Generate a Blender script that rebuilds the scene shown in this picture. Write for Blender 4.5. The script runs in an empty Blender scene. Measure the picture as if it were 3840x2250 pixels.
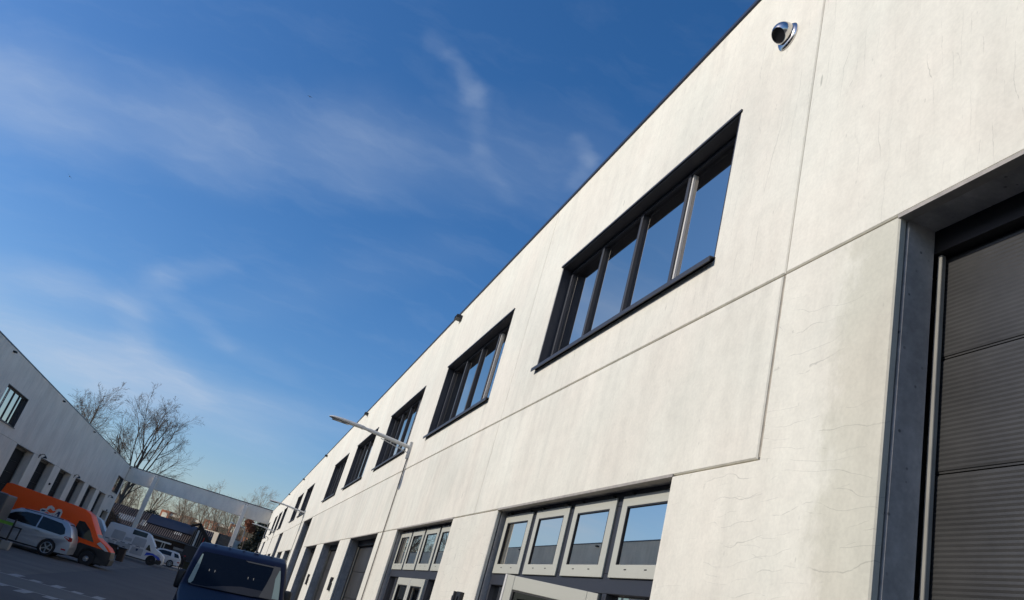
import bpy, bmesh, math, random
from mathutils import Vector, Matrix
random.seed(7)
R = math.radians
sc = bpy.context.scene
C = sc.collection

# ------------------------------------------------------------------ camera
EYE = 1.85
yaw, pitch, roll, FPX = 0.232204725, 0.401440243, 0.287156424, 2945.74
cy, sy, cp, sp = math.cos(yaw), math.sin(yaw), math.cos(pitch), math.sin(pitch)
fwd = Vector((sy*cp, cy*cp, sp)); rt = Vector((cy, -sy, 0)); up = rt.cross(fwd)
cr, sr = math.cos(roll), math.sin(roll)
r2 = cr*rt + sr*up; u2 = -sr*rt + cr*up
cd = bpy.data.cameras.new('camera'); cam = bpy.data.objects.new('camera', cd); C.objects.link(cam)
cd.sensor_width = 36; cd.lens = FPX/3840*36; cd.clip_start = .05; cd.clip_end = 3000
cam.matrix_world = Matrix(((r2.x, u2.x, -fwd.x, 0), (r2.y, u2.y, -fwd.y, 0), (r2.z, u2.z, -fwd.z, EYE), (0, 0, 0, 1)))
sc.camera = cam

# ------------------------------------------------------------------ sky, sun, exposure
SUN_EL, SUN_AZ = R(28.2), R(3.0)          # azimuth from -X towards +Y
sdir = Vector((-math.cos(SUN_EL)*math.cos(SUN_AZ), math.cos(SUN_EL)*math.sin(SUN_AZ), math.sin(SUN_EL)))
sl = bpy.data.lights.new('sun', 'SUN'); sl.energy = 3.2; sl.angle = R(.5); sl.color = (1, .94, .855)
so = bpy.data.objects.new('sun', sl); C.objects.link(so)
so.rotation_euler = sdir.to_track_quat('Z', 'Y').to_euler(); so.location = (-40, 20, 60)

W = bpy.data.worlds.new('World'); sc.world = W; W.use_nodes = True
nt = W.node_tree; nt.nodes.clear()
def wn(t, **k):
    n = nt.nodes.new(t)
    for a, b in k.items(): setattr(n, a, b)
    return n
def wl(a, b): nt.links.new(a, b)
def wmath(op, a, b=None, clamp=False):
    n = wn('ShaderNodeMath', operation=op, use_clamp=clamp)
    for i, v in enumerate((a, b)):
        if v is None: continue
        if isinstance(v, (int, float)): n.inputs[i].default_value = v
        else: wl(v, n.inputs[i])
    return n.outputs[0]
def wvec(op, a, b=None):
    n = wn('ShaderNodeVectorMath', operation=op)
    for i, v in enumerate((a, b)):
        if v is None: continue
        if isinstance(v, (tuple, list)): n.inputs[i].default_value = v
        else: wl(v, n.inputs[i])
    return n
sky = wn('ShaderNodeTexSky', sky_type='NISHITA', sun_disc=False)
sky.sun_elevation = SUN_EL; sky.sun_rotation = math.atan2(sdir.x, sdir.y)
sky.air_density = 1.0; sky.dust_density = 1.2; sky.ozone_density = 3.0; sky.altitude = 0
hsv = wn('ShaderNodeHueSaturation'); hsv.inputs['Saturation'].default_value = 1.27; hsv.inputs['Value'].default_value = 1.0
tint = wn('ShaderNodeMix', data_type='RGBA', blend_type='MULTIPLY'); tint.inputs[0].default_value = 1; tint.inputs[7].default_value = (.95, .955, 1.03, 1)
wl(sky.outputs[0], tint.inputs[6]); wl(tint.outputs[2], hsv.inputs['Color'])
tc = wn('ShaderNodeTexCoord'); sep = wn('ShaderNodeSeparateXYZ'); wl(tc.outputs['Generated'], sep.inputs[0])
zc_ = wmath('MAXIMUM', wmath('ADD', sep.outputs[2], .25), .08)
cmb = wn('ShaderNodeCombineXYZ'); wl(wmath('DIVIDE', sep.outputs[0], zc_), cmb.inputs[0]); wl(wmath('DIVIDE', sep.outputs[1], zc_), cmb.inputs[1])
warp = wn('ShaderNodeTexNoise'); warp.inputs['Scale'].default_value = 3.2; warp.inputs['Detail'].default_value = 3
wl(cmb.outputs[0], warp.inputs['Vector'])
wv = wvec('SCALE', wvec('SUBTRACT', warp.outputs['Color'], (.5, .5, .5)).outputs[0]); wv.inputs['Scale'].default_value = .10
warp2 = wn('ShaderNodeTexNoise'); warp2.inputs['Scale'].default_value = 15; warp2.inputs['Detail'].default_value = 6; wl(cmb.outputs[0], warp2.inputs['Vector'])
wv2 = wvec('SCALE', wvec('SUBTRACT', warp2.outputs['Color'], (.5, .5, .5)).outputs[0]); wv2.inputs['Scale'].default_value = .055
P = wvec('ADD', wvec('ADD', cmb.outputs[0], wv.outputs[0]).outputs[0], wv2.outputs[0]).outputs[0]
def stroke(a, b, w, amp):
    d = (b[0]-a[0], b[1]-a[1], 0); L2 = d[0]**2+d[1]**2
    pa = wvec('SUBTRACT', P, (a[0], a[1], 0)).outputs[0]
    t = wmath('MULTIPLY', wvec('DOT_PRODUCT', pa, d).outputs['Value'], 1/L2, True)
    pr = wvec('SCALE', d); wl(t, pr.inputs['Scale'])
    df = wvec('SUBTRACT', pa, pr.outputs[0]).outputs[0]
    fl = wvec('MULTIPLY', df, (1, 1, 0)).outputs[0]
    ds = wvec('LENGTH', fl).outputs['Value']
    m = wn('ShaderNodeMapRange', interpolation_type='SMOOTHSTEP'); wl(ds, m.inputs[0])
    m.inputs[1].default_value = 0; m.inputs[2].default_value = w; m.inputs[3].default_value = amp; m.inputs[4].default_value = 0
    return m.outputs[0]
ST = [((-.95, 1.36), (-.60, 1.36), .22, .24), ((-.60, 1.36), (-.30, 1.30), .2, .20), ((-.30, 1.30), (-.05, 1.18), .17, .15), ((-.05, 1.18), (.269, 1.02), .17, .13),
      ((.0, .915), (.032, .925), .028, .09), ((.038, .925), (.085, .955), .030, .09), ((.06, .93), (.085, .965), .02, .08), ((.085, .965), (.13, 1.06), .03, .09), ((.13, 1.06), (.209, 1.13), .035, .07),
      ((.235, .965), (.29, .985), .022, .14), ((.29, .985), (.30, 1.05), .028, .13),
      ((-.80, 2.02), (-.578, 1.975), .15, .20), ((-.578, 1.975), (-.433, 1.985), .13, .18), ((-.433, 1.976), (-.353, 1.80), .075, .16),
      ((-.353, 1.80), (-.221, 1.661), .055, .15), ((-.433, 1.976), (-.415, 2.177), .07, .14), ((-.415, 2.177), (-.248, 2.333), .12, .18),
      ((-.248, 2.333), (.227, 2.223), .16, .14), ((-.323, 1.885), (-.188, 2.017), .06, .12), ((-.188, 2.017), (-.035, 2.065), .08, .09),
      ((-.84, 2.34), (-.498, 2.38), .38, .52), ((-.498, 2.38), (-.121, 2.45), .34, .30), ((-.169, 1.819), (.17, 1.341), .12, .05)]
tot = None
for s_ in ST:
    o_ = stroke(*s_); tot = o_ if tot is None else wmath('ADD', tot, o_)
tot = wmath('MULTIPLY', tot, .85)
mp = wn('ShaderNodeMapping'); mp.inputs['Scale'].default_value = (2.0, 5.5, 1); mp.inputs['Rotation'].default_value = (0, 0, R(25)); wl(P, mp.inputs[0])
fib = wn('ShaderNodeTexNoise'); fib.inputs['Scale'].default_value = 2.6; fib.inputs['Detail'].default_value = 9; fib.inputs['Roughness'].default_value = .6
wl(mp.outputs[0], fib.inputs['Vector'])
gen = wn('ShaderNodeMapRange'); wl(fib.outputs[0], gen.inputs[0]); gen.inputs[1].default_value = .5; gen.inputs[2].default_value = .8; gen.inputs[3].default_value = 0; gen.inputs[4].default_value = .06
amt = wmath('ADD', wmath('MULTIPLY', tot, wmath('ADD', wmath('MULTIPLY', fib.outputs[0], 1.0), .40)), gen.outputs[0], True)
mix = wn('ShaderNodeMix', data_type='RGBA'); wl(amt, mix.inputs[0]); wl(hsv.outputs[0], mix.inputs[6]); mix.inputs[7].default_value = (3.6, 4.3, 5.4, 1)
bg = wn('ShaderNodeBackground'); bg.inputs[1].default_value = .14; wl(mix.outputs[2], bg.inputs[0])
wo = wn('ShaderNodeOutputWorld'); wl(bg.outputs[0], wo.inputs[0])

sc.view_settings.view_transform = 'Standard'; sc.view_settings.look = 'None'
sc.view_settings.exposure = 0.0; sc.view_settings.gamma = 1; sc.view_settings.use_curve_mapping = False
sc.render.engine = 'CYCLES'; sc.cycles.max_bounces = 6; sc.cycles.use_denoising = True

# ------------------------------------------------------------------ materials
def mat(name, col, rough=.6, metal=0.0, spec=.5, noise=None, bump=None, coat=0):
    """noise=(scale, amount) tone variation, bump=(scale, strength)"""
    m = bpy.data.materials.new(name); m.use_nodes = True
    n = m.node_tree.nodes; l = m.node_tree.links; b = n['Principled BSDF']
    b.inputs['Base Color'].default_value = (*col, 1); b.inputs['Roughness'].default_value = rough
    b.inputs['Metallic'].default_value = metal; b.inputs['Specular IOR Level'].default_value = spec
    b.inputs['Coat Weight'].default_value = coat; b.inputs['Coat Roughness'].default_value = .03
    if noise or bump:
        t = n.new('ShaderNodeTexCoord')
    if noise:
        x = n.new('ShaderNodeTexNoise'); x.inputs['Scale'].default_value = noise[0]; x.inputs['Detail'].default_value = 8
        l.new(t.outputs['Object'], x.inputs['Vector'])
        mr = n.new('ShaderNodeMapRange'); l.new(x.outputs[0], mr.inputs[0]); mr.inputs[1].default_value = .25; mr.inputs[2].default_value = .75
        mr.inputs[3].default_value = 1-noise[1]; mr.inputs[4].default_value = 1+noise[1]
        v = n.new('ShaderNodeVectorMath'); v.operation = 'SCALE'; v.inputs[0].default_value = col; l.new(mr.outputs[0], v.inputs['Scale'])
        l.new(v.outputs[0], b.inputs['Base Color'])
    if bump:
        x = n.new('ShaderNodeTexNoise'); x.inputs['Scale'].default_value = bump[0]; x.inputs['Detail'].default_value = 6
        l.new(t.outputs['Object'], x.inputs['Vector'])
        bp = n.new('ShaderNodeBump'); bp.inputs['Strength'].default_value = bump[1]; bp.inputs['Distance'].default_value = .01
        l.new(x.outputs[0], bp.inputs['Height']); l.new(bp.outputs[0], b.inputs['Normal'])
    return m

def concrete(name, col, vcrack=0, hcrack=0, streak=.1, damp=None, mott=.06, sill=False, pits=0):
    m = bpy.data.materials.new(name); m.use_nodes = True
    n = m.node_tree.nodes; l = m.node_tree.links; b = n['Principled BSDF']
    b.inputs['Roughness'].default_value = .85; b.inputs['Specular IOR Level'].default_value = .25
    t = n.new('ShaderNodeTexCoord'); oi = n.new('ShaderNodeObjectInfo')
    def noise(scale, det, mapsc=(1, 1, 1), rough=.55, dist=0, off=0):
        mp = n.new('ShaderNodeMapping'); mp.inputs['Scale'].default_value = mapsc; mp.inputs['Location'].default_value = (off, off*1.7, off*.6)
        l.new(t.outputs['Object'], mp.inputs[0])
        x = n.new('ShaderNodeTexNoise'); x.inputs['Scale'].default_value = scale; x.inputs['Detail'].default_value = det
        x.inputs['Roughness'].default_value = rough; x.inputs['Distortion'].default_value = dist
        l.new(mp.outputs[0], x.inputs['Vector']); return x.outputs[0]
    def rng(v, a, b_, c, d, smooth=True):
        r = n.new('ShaderNodeMapRange'); r.interpolation_type = 'SMOOTHSTEP' if smooth else 'LINEAR'
        l.new(v, r.inputs[0]); r.inputs[1].default_value = a; r.inputs[2].default_value = b_; r.inputs[3].default_value = c; r.inputs[4].default_value = d
        return r.outputs[0]
    def mul(a, b_):
        x = n.new('ShaderNodeMath'); x.operation = 'MULTIPLY'
        for i, v in enumerate((a, b_)):
            if isinstance(v, (int, float)): x.inputs[i].default_value = v
            else: l.new(v, x.inputs[i])
        return x.outputs[0]
    tone = rng(noise(.55, 6), .3, .7, 1-mott, 1+mott*.5)
    tone = mul(tone, rng(noise(2.6, 5, (1, 1.6, .35), off=3), .35, .75, 1.03, 1-streak))
    tone = mul(tone, rng(noise(1.0, 6, (1, 5, .22), off=9), .52, .74, 1, 1-streak*.9))
    tone = mul(tone, rng(noise(38, 4), .3, .7, .965, 1.03))
    tone = mul(tone, rng(noise(8, 6, off=5), .3, .75, 1.025, .955))
    tone = mul(tone, rng(oi.outputs['Random'], 0, 1, .945, 1.02, False))
    def hair(axis, spacing, width, amount, mapmask, th, off, wob=.5):
        """fine wandering hairlines running along one direction, broken up by a stretched mask"""
        sepx = n.new('ShaderNodeSeparateXYZ'); l.new(t.outputs['Object'], sepx.inputs[0])
        across = sepx.outputs[1] if axis == 'v' else sepx.outputs[2]
        ms = (1, .9, .22) if axis == 'v' else (1, .35, .9)
        w1 = noise(1.6, 3, ms, off=off); w2 = noise(9, 4, (1, 1, 1), off=off+4)
        def lin(a_, b_, k):
            x = n.new('ShaderNodeMath'); x.operation = 'MULTIPLY_ADD'; l.new(b_, x.inputs[0]); x.inputs[1].default_value = k; l.new(a_, x.inputs[2]); return x.outputs[0]
        c_ = lin(lin(across, w1, wob), w2, .03)
        x = n.new('ShaderNodeMath'); x.operation = 'PINGPONG'; l.new(c_, x.inputs[0]); x.inputs[1].default_value = spacing/2
        line = rng(x.outputs[0], 0, width, 1, 0)
        mk = rng(noise(2.2, 5, mapmask, off=off*2+1, rough=.6), th, th+.07, 0, 1)
        mk2 = rng(noise(.45, 2, off=off+8), .44, .54, 0.12, 1)
        return rng(mul(mul(line, mk), mk2), 0, 1, 1, 1-amount, False)
    if vcrack:
        tone = mul(tone, hair('v', .085, .0026, vcrack, (1, 6, .8), .50, 2, .6)); tone = mul(tone, hair('v', .21, .005, vcrack*.8, (1, 3, .5), .52, 7, .9))
    if hcrack:
        tone = mul(tone, hair('h', .11, .0032, hcrack, (1, .7, 7), .46, 5, .75)); tone = mul(tone, hair('h', .05, .003, hcrack*.6, (1, 1.2, 9), .54, 12, .5))
    # pits
    pv = n.new('ShaderNodeTexVoronoi'); pv.inputs['Scale'].default_value = 5.5
    mpp = n.new('ShaderNodeMapping'); mpp.inputs['Scale'].default_value = (1, 1.5, .6); l.new(t.outputs['Object'], mpp.inputs[0]); l.new(mpp.outputs[0], pv.inputs['Vector'])
    tone = mul(tone, rng(pv.outputs['Distance'], .02, .07, .82, 1))
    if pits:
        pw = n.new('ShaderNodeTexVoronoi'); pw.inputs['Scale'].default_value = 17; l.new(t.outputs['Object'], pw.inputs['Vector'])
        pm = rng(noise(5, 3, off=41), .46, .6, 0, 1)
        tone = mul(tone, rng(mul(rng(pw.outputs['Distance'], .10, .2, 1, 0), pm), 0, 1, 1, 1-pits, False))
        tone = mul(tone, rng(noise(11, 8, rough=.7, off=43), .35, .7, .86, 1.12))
    if sill:
        def mt(op, a_, b_=None):
            x = n.new('ShaderNodeMath'); x.operation = op
            for i_, q_ in enumerate((a_, b_)):
                if q_ is None: continue
                if isinstance(q_, (int, float)): x.inputs[i_].default_value = q_
                else: l.new(q_, x.inputs[i_])
            return x.outputs[0]
        sx_ = n.new('ShaderNodeSeparateXYZ'); l.new(t.outputs['Object'], sx_.inputs[0])
        d_ = mt('PINGPONG', mt('ADD', sx_.outputs[1], 45-7.325+62.4), 3.12)          # distance along the wall from a window centre
        below = mul(rng(sx_.outputs[2], 4.62, 5.12, .35, 1), rng(sx_.outputs[2], 5.12, 5.15, 1, 0))
        ends = rng(mt('ABSOLUTE', mt('SUBTRACT', d_, 2.02)), .02, .09, 1, 0)
        wide = rng(d_, 2.0, 2.12, 1, 0)
        fine = rng(noise(1.0, 6, (1, 9, .3), off=31), .5, .68, 0, 1)
        st_ = mt('ADD', mul(ends, .13), mul(mul(wide, fine), .10))
        tone = mul(tone, mt('SUBTRACT', 1, mul(mul(st_, below), rng(noise(1.3, 4, off=17), .35, .6, .2, 1))))
        topst = mul(rng(sx_.outputs[2], 7.4, 8.1, 0, 1), rng(noise(1.0, 6, (1, 7, .16), off=37), .52, .7, 0, .09))
        tone = mul(tone, mt('SUBTRACT', 1, topst))
    pd = n.new('ShaderNodeTexVoronoi'); pd.inputs['Scale'].default_value = 1
    mpd = n.new('ShaderNodeMapping'); mpd.inputs['Scale'].default_value = (1, 2.3, .42); l.new(t.outputs['Object'], mpd.inputs[0]); l.new(mpd.outputs[0], pd.inputs['Vector'])
    tone = mul(tone, rng(pd.outputs['Distance'], .018, .03, .66, 1))
    colv = n.new('ShaderNodeVectorMath'); colv.operation = 'SCALE'; colv.inputs[0].default_value = col; l.new(tone, colv.inputs['Scale'])
    out = colv.outputs[0]
    # warm/cool drift
    mx = n.new('ShaderNodeMix'); mx.data_type = 'RGBA'; mx.blend_type = 'MULTIPLY'; mx.inputs[0].default_value = 1
    cr_ = n.new('ShaderNodeValToRGB'); cr_.color_ramp.elements[0].position = .35; cr_.color_ramp.elements[0].color = (1, .985, .965, 1)
    cr_.color_ramp.elements[1].position = .65; cr_.color_ramp.elements[1].color = (.985, 1, .985, 1)
    l.new(noise(.9, 3, off=13), cr_.inputs[0]); l.new(out, mx.inputs[6]); l.new(cr_.outputs[0], mx.inputs[7]); out = mx.outputs[2]
    if damp:   # (y0, y1) blotchy grey-tan area of the panel, in object coordinates
        sp_ = n.new('ShaderNodeSeparateXYZ'); l.new(t.outputs['Object'], sp_.inputs[0])
        base = rng(sp_.outputs[1], damp[0], damp[1], 1, 0)
        nn = noise(3.2, 9, (1, 1.2, .8), rough=.72, off=21)
        s2 = n.new('ShaderNodeMath'); s2.operation = 'ADD'; l.new(base, s2.inputs[0]); l.new(nn, s2.inputs[1])
        f = mul(rng(s2.outputs[0], .82, 1.15, 0, 1), .8)
        m3 = n.new('ShaderNodeMix'); m3.data_type = 'RGBA'; m3.blend_type = 'MULTIPLY'; l.new(f, m3.inputs[0]); l.new(out, m3.inputs[6]); m3.inputs[7].default_value = (.775, .775, .735, 1)
        out = m3.outputs[2]
    l.new(out, b.inputs['Base Color'])
    bp = n.new('ShaderNodeBump'); bp.inputs['Strength'].default_value = .25; bp.inputs['Distance'].default_value = .004
    l.new(noise(24, 7, (1, 1, .6)), bp.inputs['Height']); l.new(bp.outputs[0], b.inputs['Normal'])
    return m

def glass(name, tint=.35, ior=2.0, wav=.0):
    m = bpy.data.materials.new(name); m.use_nodes = True
    n = m.node_tree.nodes; l = m.node_tree.links; n.remove(n['Principled BSDF'])
    tr = n.new('ShaderNodeBsdfTransparent'); tr.inputs[0].default_value = (tint*.92, tint, tint*1.0, 1)
    gl = n.new('ShaderNodeBsdfGlossy'); gl.inputs['Roughness'].default_value = .01; gl.inputs[0].default_value = (.84, .78, .70, 1)
    fr = n.new('ShaderNodeFresnel'); fr.inputs[0].default_value = ior
    mx = n.new('ShaderNodeMixShader'); l.new(fr.outputs[0], mx.inputs[0]); l.new(tr.outputs[0], mx.inputs[1]); l.new(gl.outputs[0], mx.inputs[2])
    if wav:
        nz = n.new('ShaderNodeTexNoise'); nz.inputs['Scale'].default_value = 1.3; bp = n.new('ShaderNodeBump'); bp.inputs['Strength'].default_value = wav; bp.inputs['Distance'].default_value = .01
        tcx = n.new('ShaderNodeTexCoord'); l.new(tcx.outputs['Object'], nz.inputs['Vector']); l.new(nz.outputs[0], bp.inputs['Height']); l.new(bp.outputs[0], gl.inputs['Normal']); l.new(bp.outputs[0], fr.inputs['Normal'])
    l.new(mx.outputs[0], n['Material Output'].inputs[0]); return m

M = {}
CON = (.735, .705, .615)
M['conc_up'] = concrete('concrete_upper', CON, vcrack=.28, streak=.04, sill=True)
M['conc_mid'] = concrete('concrete_middle', CON, streak=.07, mott=.075)
M['conc_pier'] = concrete('concrete_pier', CON, hcrack=.22, streak=.05)
M['conc_pier_damp'] = concrete('concrete_pier_damp', CON, hcrack=.26, streak=.04, damp=(3.0-45, 4.1-45))
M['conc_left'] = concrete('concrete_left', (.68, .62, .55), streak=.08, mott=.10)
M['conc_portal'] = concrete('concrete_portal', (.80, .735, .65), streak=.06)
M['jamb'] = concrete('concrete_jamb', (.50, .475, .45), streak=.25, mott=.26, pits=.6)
M['seal'] = mat('joint_sealant', (.36, .32, .26), .8, noise=(9, .25))
M['lip'] = mat('lintel_steel', (.34, .31, .27), .6, noise=(14, .2))
M['coping'] = mat('coping_metal', (.035, .045, .075), .35, .3, noise=(3, .1))
M['frame'] = mat('anthracite_frame', (.030, .033, .043), .5)
M['frame_in'] = mat('white_inner_frame', (.62, .60, .56), .5)
M['cream'] = mat('pebble_grey_sash', (.46, .455, .385), .42, noise=(2, .03))
M['black'] = mat('black_plastic', (.012, .012, .014), .5)
M['rubber'] = mat('tyre_rubber', (.018, .018, .02), .85)
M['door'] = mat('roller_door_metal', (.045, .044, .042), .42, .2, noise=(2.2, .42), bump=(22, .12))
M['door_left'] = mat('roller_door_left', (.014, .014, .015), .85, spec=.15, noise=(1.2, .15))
M['trim'] = mat('door_guide_rail', (.27, .26, .225), .7, .0, noise=(6, .2))
M['int_wall'] = mat('interior_wall', (.50, .48, .45), .9)
M['int_ceil'] = mat('interior_ceiling', (.62, .59, .54), .9)
M['soffit_reflection'] = mat('painted_soffit_reflection', (.78, .75, .68), .7, noise=(30, .3))  # pale tone that paints in the soffit's reflection
M['curtain'] = mat('curtain', (.55, .44, .30), .9)
M['glass'] = glass('window_glass', .70, 1.50, .003)
M['glass_low'] = glass('shopfront_glass', .09, 1.34, .007)
M['glass_left'] = glass('left_window_glass', .3, 2.6)
M['lampgrey'] = mat('lamp_grey_paint', (.56, .56, .54), .4, .1)
M['lens'] = mat('lamp_lens', (.12, .12, .12), .1)
M['steel'] = mat('brushed_steel', (.62, .60, .58), .18, 1.0)
M['conduit'] = mat('conduit_grey', (.22, .20, .17), .6)
M['asphalt'] = mat('asphalt', (.075, .072, .071), .9, noise=(.35, .22), bump=(60, .3))
M['bay'] = mat('paving_bay', (.115, .105, .095), .9, noise=(.7, .28), bump=(40, .3))
M['hump'] = mat('hump_paving', (.115, .112, .105), .9, noise=(1.5, .12))
M['marking'] = mat('worn_white_marking', (.30, .30, .29), .85, noise=(4, .3))
M['kerb'] = mat('kerb_concrete', (.30, .28, .25), .9, noise=(2, .2))
M['soil'] = mat('ground_soil', (.09, .08, .06), .95, noise=(.2, .3))
M['bark'] = mat('bark', (.085, .066, .05), .95, noise=(3, .25))
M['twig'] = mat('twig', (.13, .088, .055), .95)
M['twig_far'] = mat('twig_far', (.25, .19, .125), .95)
M['leaf_dark'] = mat('evergreen_leaf', (.028, .032, .016), .7, noise=(1.5, .5))
M['leaf_cop'] = mat('copper_leaf', (.28, .10, .045), .8, noise=(1.5, .4))
M['roof_rust'] = mat('corrugated_brown', (.055, .038, .032), .8, noise=(.8, .4))
M['roof_white'] = mat('corrugated_pale', (.52, .50, .44), .7, noise=(1.5, .3))
M['solar'] = mat('dark_roof_sheet', (.012, .014, .026), .5)
M['brick'] = mat('dark_brick', (.045, .032, .026), .9, noise=(5, .3))
M['redbrick'] = mat('red_brick_flats', (.42, .14, .06), .9, noise=(1, .2))
M['creamflat'] = mat('cream_parapet', (.72, .66, .50), .8)
M['creamwall'] = mat('cream_wall', (.62, .53, .40), .8, noise=(1, .08))
M['darkwall'] = mat('dark_wall', (.03, .026, .024), .9)
M['fence'] = mat('fence_wood', (.16, .13, .10), .9, noise=(2, .3))
M['grey'] = mat('grey_metal', (.09, .09, .092), .5, .2)
M['navy'] = mat('navy_van_paint', (.002, .004, .019), .42, .0, .2, coat=.06)
M['navy_box'] = mat('navy_trailer', (.012, .018, .045), .5)
M['orange'] = mat('orange_van_paint', (.95, .105, .010), .55, spec=.25, coat=.08)
M['silver'] = mat('silver_car_paint', (.43, .44, .46), .35, .4, coat=.5)
M['white'] = mat('white_van_paint', (.68, .67, .66), .4, coat=.3, noise=(2, .06))
M['white_patch'] = mat('white_van_panel', (.40, .40, .405), .5, noise=(2, .12))
M['blue'] = mat('bright_blue_paint', (.012, .06, .48), .35, coat=.5)
M['carglass'] = mat('car_glass', (.010, .012, .015), .05, 0, .4)
M['windscreen'] = mat('dark_windscreen', (.004, .006, .011), .12, 0, .16)
M['screen_edge'] = mat('pillar_reflection_paint', (.20, .26, .24), .4)  # painted reflection colour for the windscreen edges
M['screen_grey'] = mat('reflection_visor_grey', (.055, .055, .052), .5)  # grey shared by a painted windscreen reflection and the sun visor
M['chrome'] = mat('alloy_rim', (.42, .42, .42), .3, .7)
M['red'] = mat('red_lens', (.45, .03, .02), .25)
M['lamp_clear'] = mat('clear_lens', (.55, .55, .55), .12)
M['logo_white'] = mat('logo_white', (.62, .58, .52), .5)
M['logo_navy'] = mat('logo_navy', (.02, .03, .08), .5)
M['green'] = mat('green_bar', (.14, .33, .03), .6)
M['skin'] = mat('skin', (.35, .2, .14), .6)
M['cloth'] = mat('dark_cloth', (.015, .016, .022), .9)
M['scarf'] = mat('red_scarf', (.25, .02, .03), .9)
M['gull'] = mat('gull_feathers', (.16, .17, .19), .8)
M['pole'] = mat('galvanised_pole', (.40, .37, .32), .5, .3)

# ------------------------------------------------------------------ mesh helpers
ORI = {}
class MB:
    def __init__(s): s.v = []; s.f = []
    def add(s, vs, fs):
        o = len(s.v); s.v += [tuple(v) for v in vs]; s.f += [tuple(i+o for i in f) for f in fs]; return s
    def box(s, a, b, mtx=None):
        (x0, y0, z0), (x1, y1, z1) = a, b
        vs = [Vector(q) for q in ((x0, y0, z0), (x1, y0, z0), (x1, y1, z0), (x0, y1, z0), (x0, y0, z1), (x1, y0, z1), (x1, y1, z1), (x0, y1, z1))]
        if mtx is not None: vs = [mtx @ v for v in vs]
        return s.add(vs, [(0, 3, 2, 1), (4, 5, 6, 7), (0, 1, 5, 4), (1, 2, 6, 5), (2, 3, 7, 6), (3, 0, 4, 7)])
    def quad(s, *q): return s.add(q, [tuple(range(len(q)))])
    def tube(s, pts, rad, n=8, cap=True):
        pts = [Vector(p) for p in pts]; rr = rad if isinstance(rad, (list, tuple)) else [rad]*len(pts); rings = []; vs = []; a = None
        for i, p in enumerate(pts):
            d = (pts[min(i+1, len(pts)-1)]-pts[max(i-1, 0)]).normalized()
            if a is None: a = d.orthogonal().normalized()
            else:
                a = a-d*a.dot(d)
                a = a.normalized() if a.length > 1e-6 else d.orthogonal().normalized()
            b = d.cross(a)
            vs += [p+(a*math.cos(2*math.pi*k/n)+b*math.sin(2*math.pi*k/n))*rr[i] for k in range(n)]
        fs = [(i*n+k, i*n+(k+1) % n, (i+1)*n+(k+1) % n, (i+1)*n+k) for i in range(len(pts)-1) for k in range(n)]
        if cap: fs += [tuple(reversed(range(n))), tuple((len(pts)-1)*n+k for k in range(n))]
        return s.add(vs, fs)
    def lathe(s, prof, n=24, mtx=None):   # prof: (axial, radius) about Y
        vs = []
        for (ax, r) in prof:
            for k in range(n):
                v = Vector((r*math.cos(2*math.pi*k/n), ax, r*math.sin(2*math.pi*k/n)))
                vs.append(mtx @ v if mtx is not None else v)
        m = len(prof)
        return s.add(vs, [(i*n+k, i*n+(k+1) % n, (i+1)*n+(k+1) % n, (i+1)*n+k) for i in range(m-1) for k in range(n)])
    def prism(s, poly, axis, a, b):     # poly 2D extruded along axis ('x','y','z') from a to b
        def pt(p, t):
            return {'x': (t, p[0], p[1]), 'y': (p[0], t, p[1]), 'z': (p[0], p[1], t)}[axis]
        n = len(poly)
        return s.add([pt(p, a) for p in poly]+[pt(p, b) for p in poly],
                     [tuple(range(n)), tuple(reversed(range(n, 2*n)))]+[(i, i+n, (i+1) % n+n, (i+1) % n) for i in range(n)])
    def obj(s, name, m, parent=None, smooth=False, bevel=0, seg=2, kind=None, fix=True, org=None):
        me = bpy.data.meshes.new(name)
        o0 = org if org is not None else (ORI.get(parent.name, Vector((0, 0, 0))) if parent else Vector((0, 0, 0)))
        me.from_pydata([Vector(v)-o0 for v in s.v], [], s.f)
        if fix or bevel:
            bm = bmesh.new(); bm.from_mesh(me)
            if fix: bmesh.ops.recalc_face_normals(bm, faces=bm.faces)
            if bevel:
                ed = [e for e in bm.edges if len(e.link_faces) == 2 and e.calc_face_angle(0) > .5]
                bmesh.ops.bevel(bm, geom=ed, offset=bevel, segments=seg, profile=.5, affect='EDGES', clamp_overlap=True)
            bm.to_mesh(me); bm.free()
        me.materials.append(M[m])
        if smooth:
            for p in me.polygons: p.use_smooth = True
            if hasattr(me, 'set_sharp_from_angle'): me.set_sharp_from_angle(angle=R(40))
        o = bpy.data.objects.new(name, me); C.objects.link(o)
        if parent: o.parent = parent; ORI[o.name] = ORI.get(parent.name, Vector((0, 0, 0)))
        elif org is not None: o.location = o0; ORI[o.name] = Vector(o0)
        if kind: o['kind'] = kind
        return o
def thing(name, label, cat, loc=(0, 0, 0), group=None, local=False):
    o = bpy.data.objects.new(name, None); C.objects.link(o); o.location = loc; o.empty_display_size = .2
    o['label'] = label; o['category'] = cat
    if group: o['group'] = group
    ORI[o.name] = Vector((0, 0, 0)) if local else Vector(loc)
    return o
def tag(o, label, cat, group=None):
    o['label'] = label; o['category'] = cat
    if group: o['group'] = group
    return o
def kids(o): return [c for c in o.children]
def dup(o, parent=None, keep=True):
    c = o.copy(); C.objects.link(c)
    if parent is not None: c.parent = parent
    for ch in kids(o): dup(ch, c)
    return c

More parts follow.
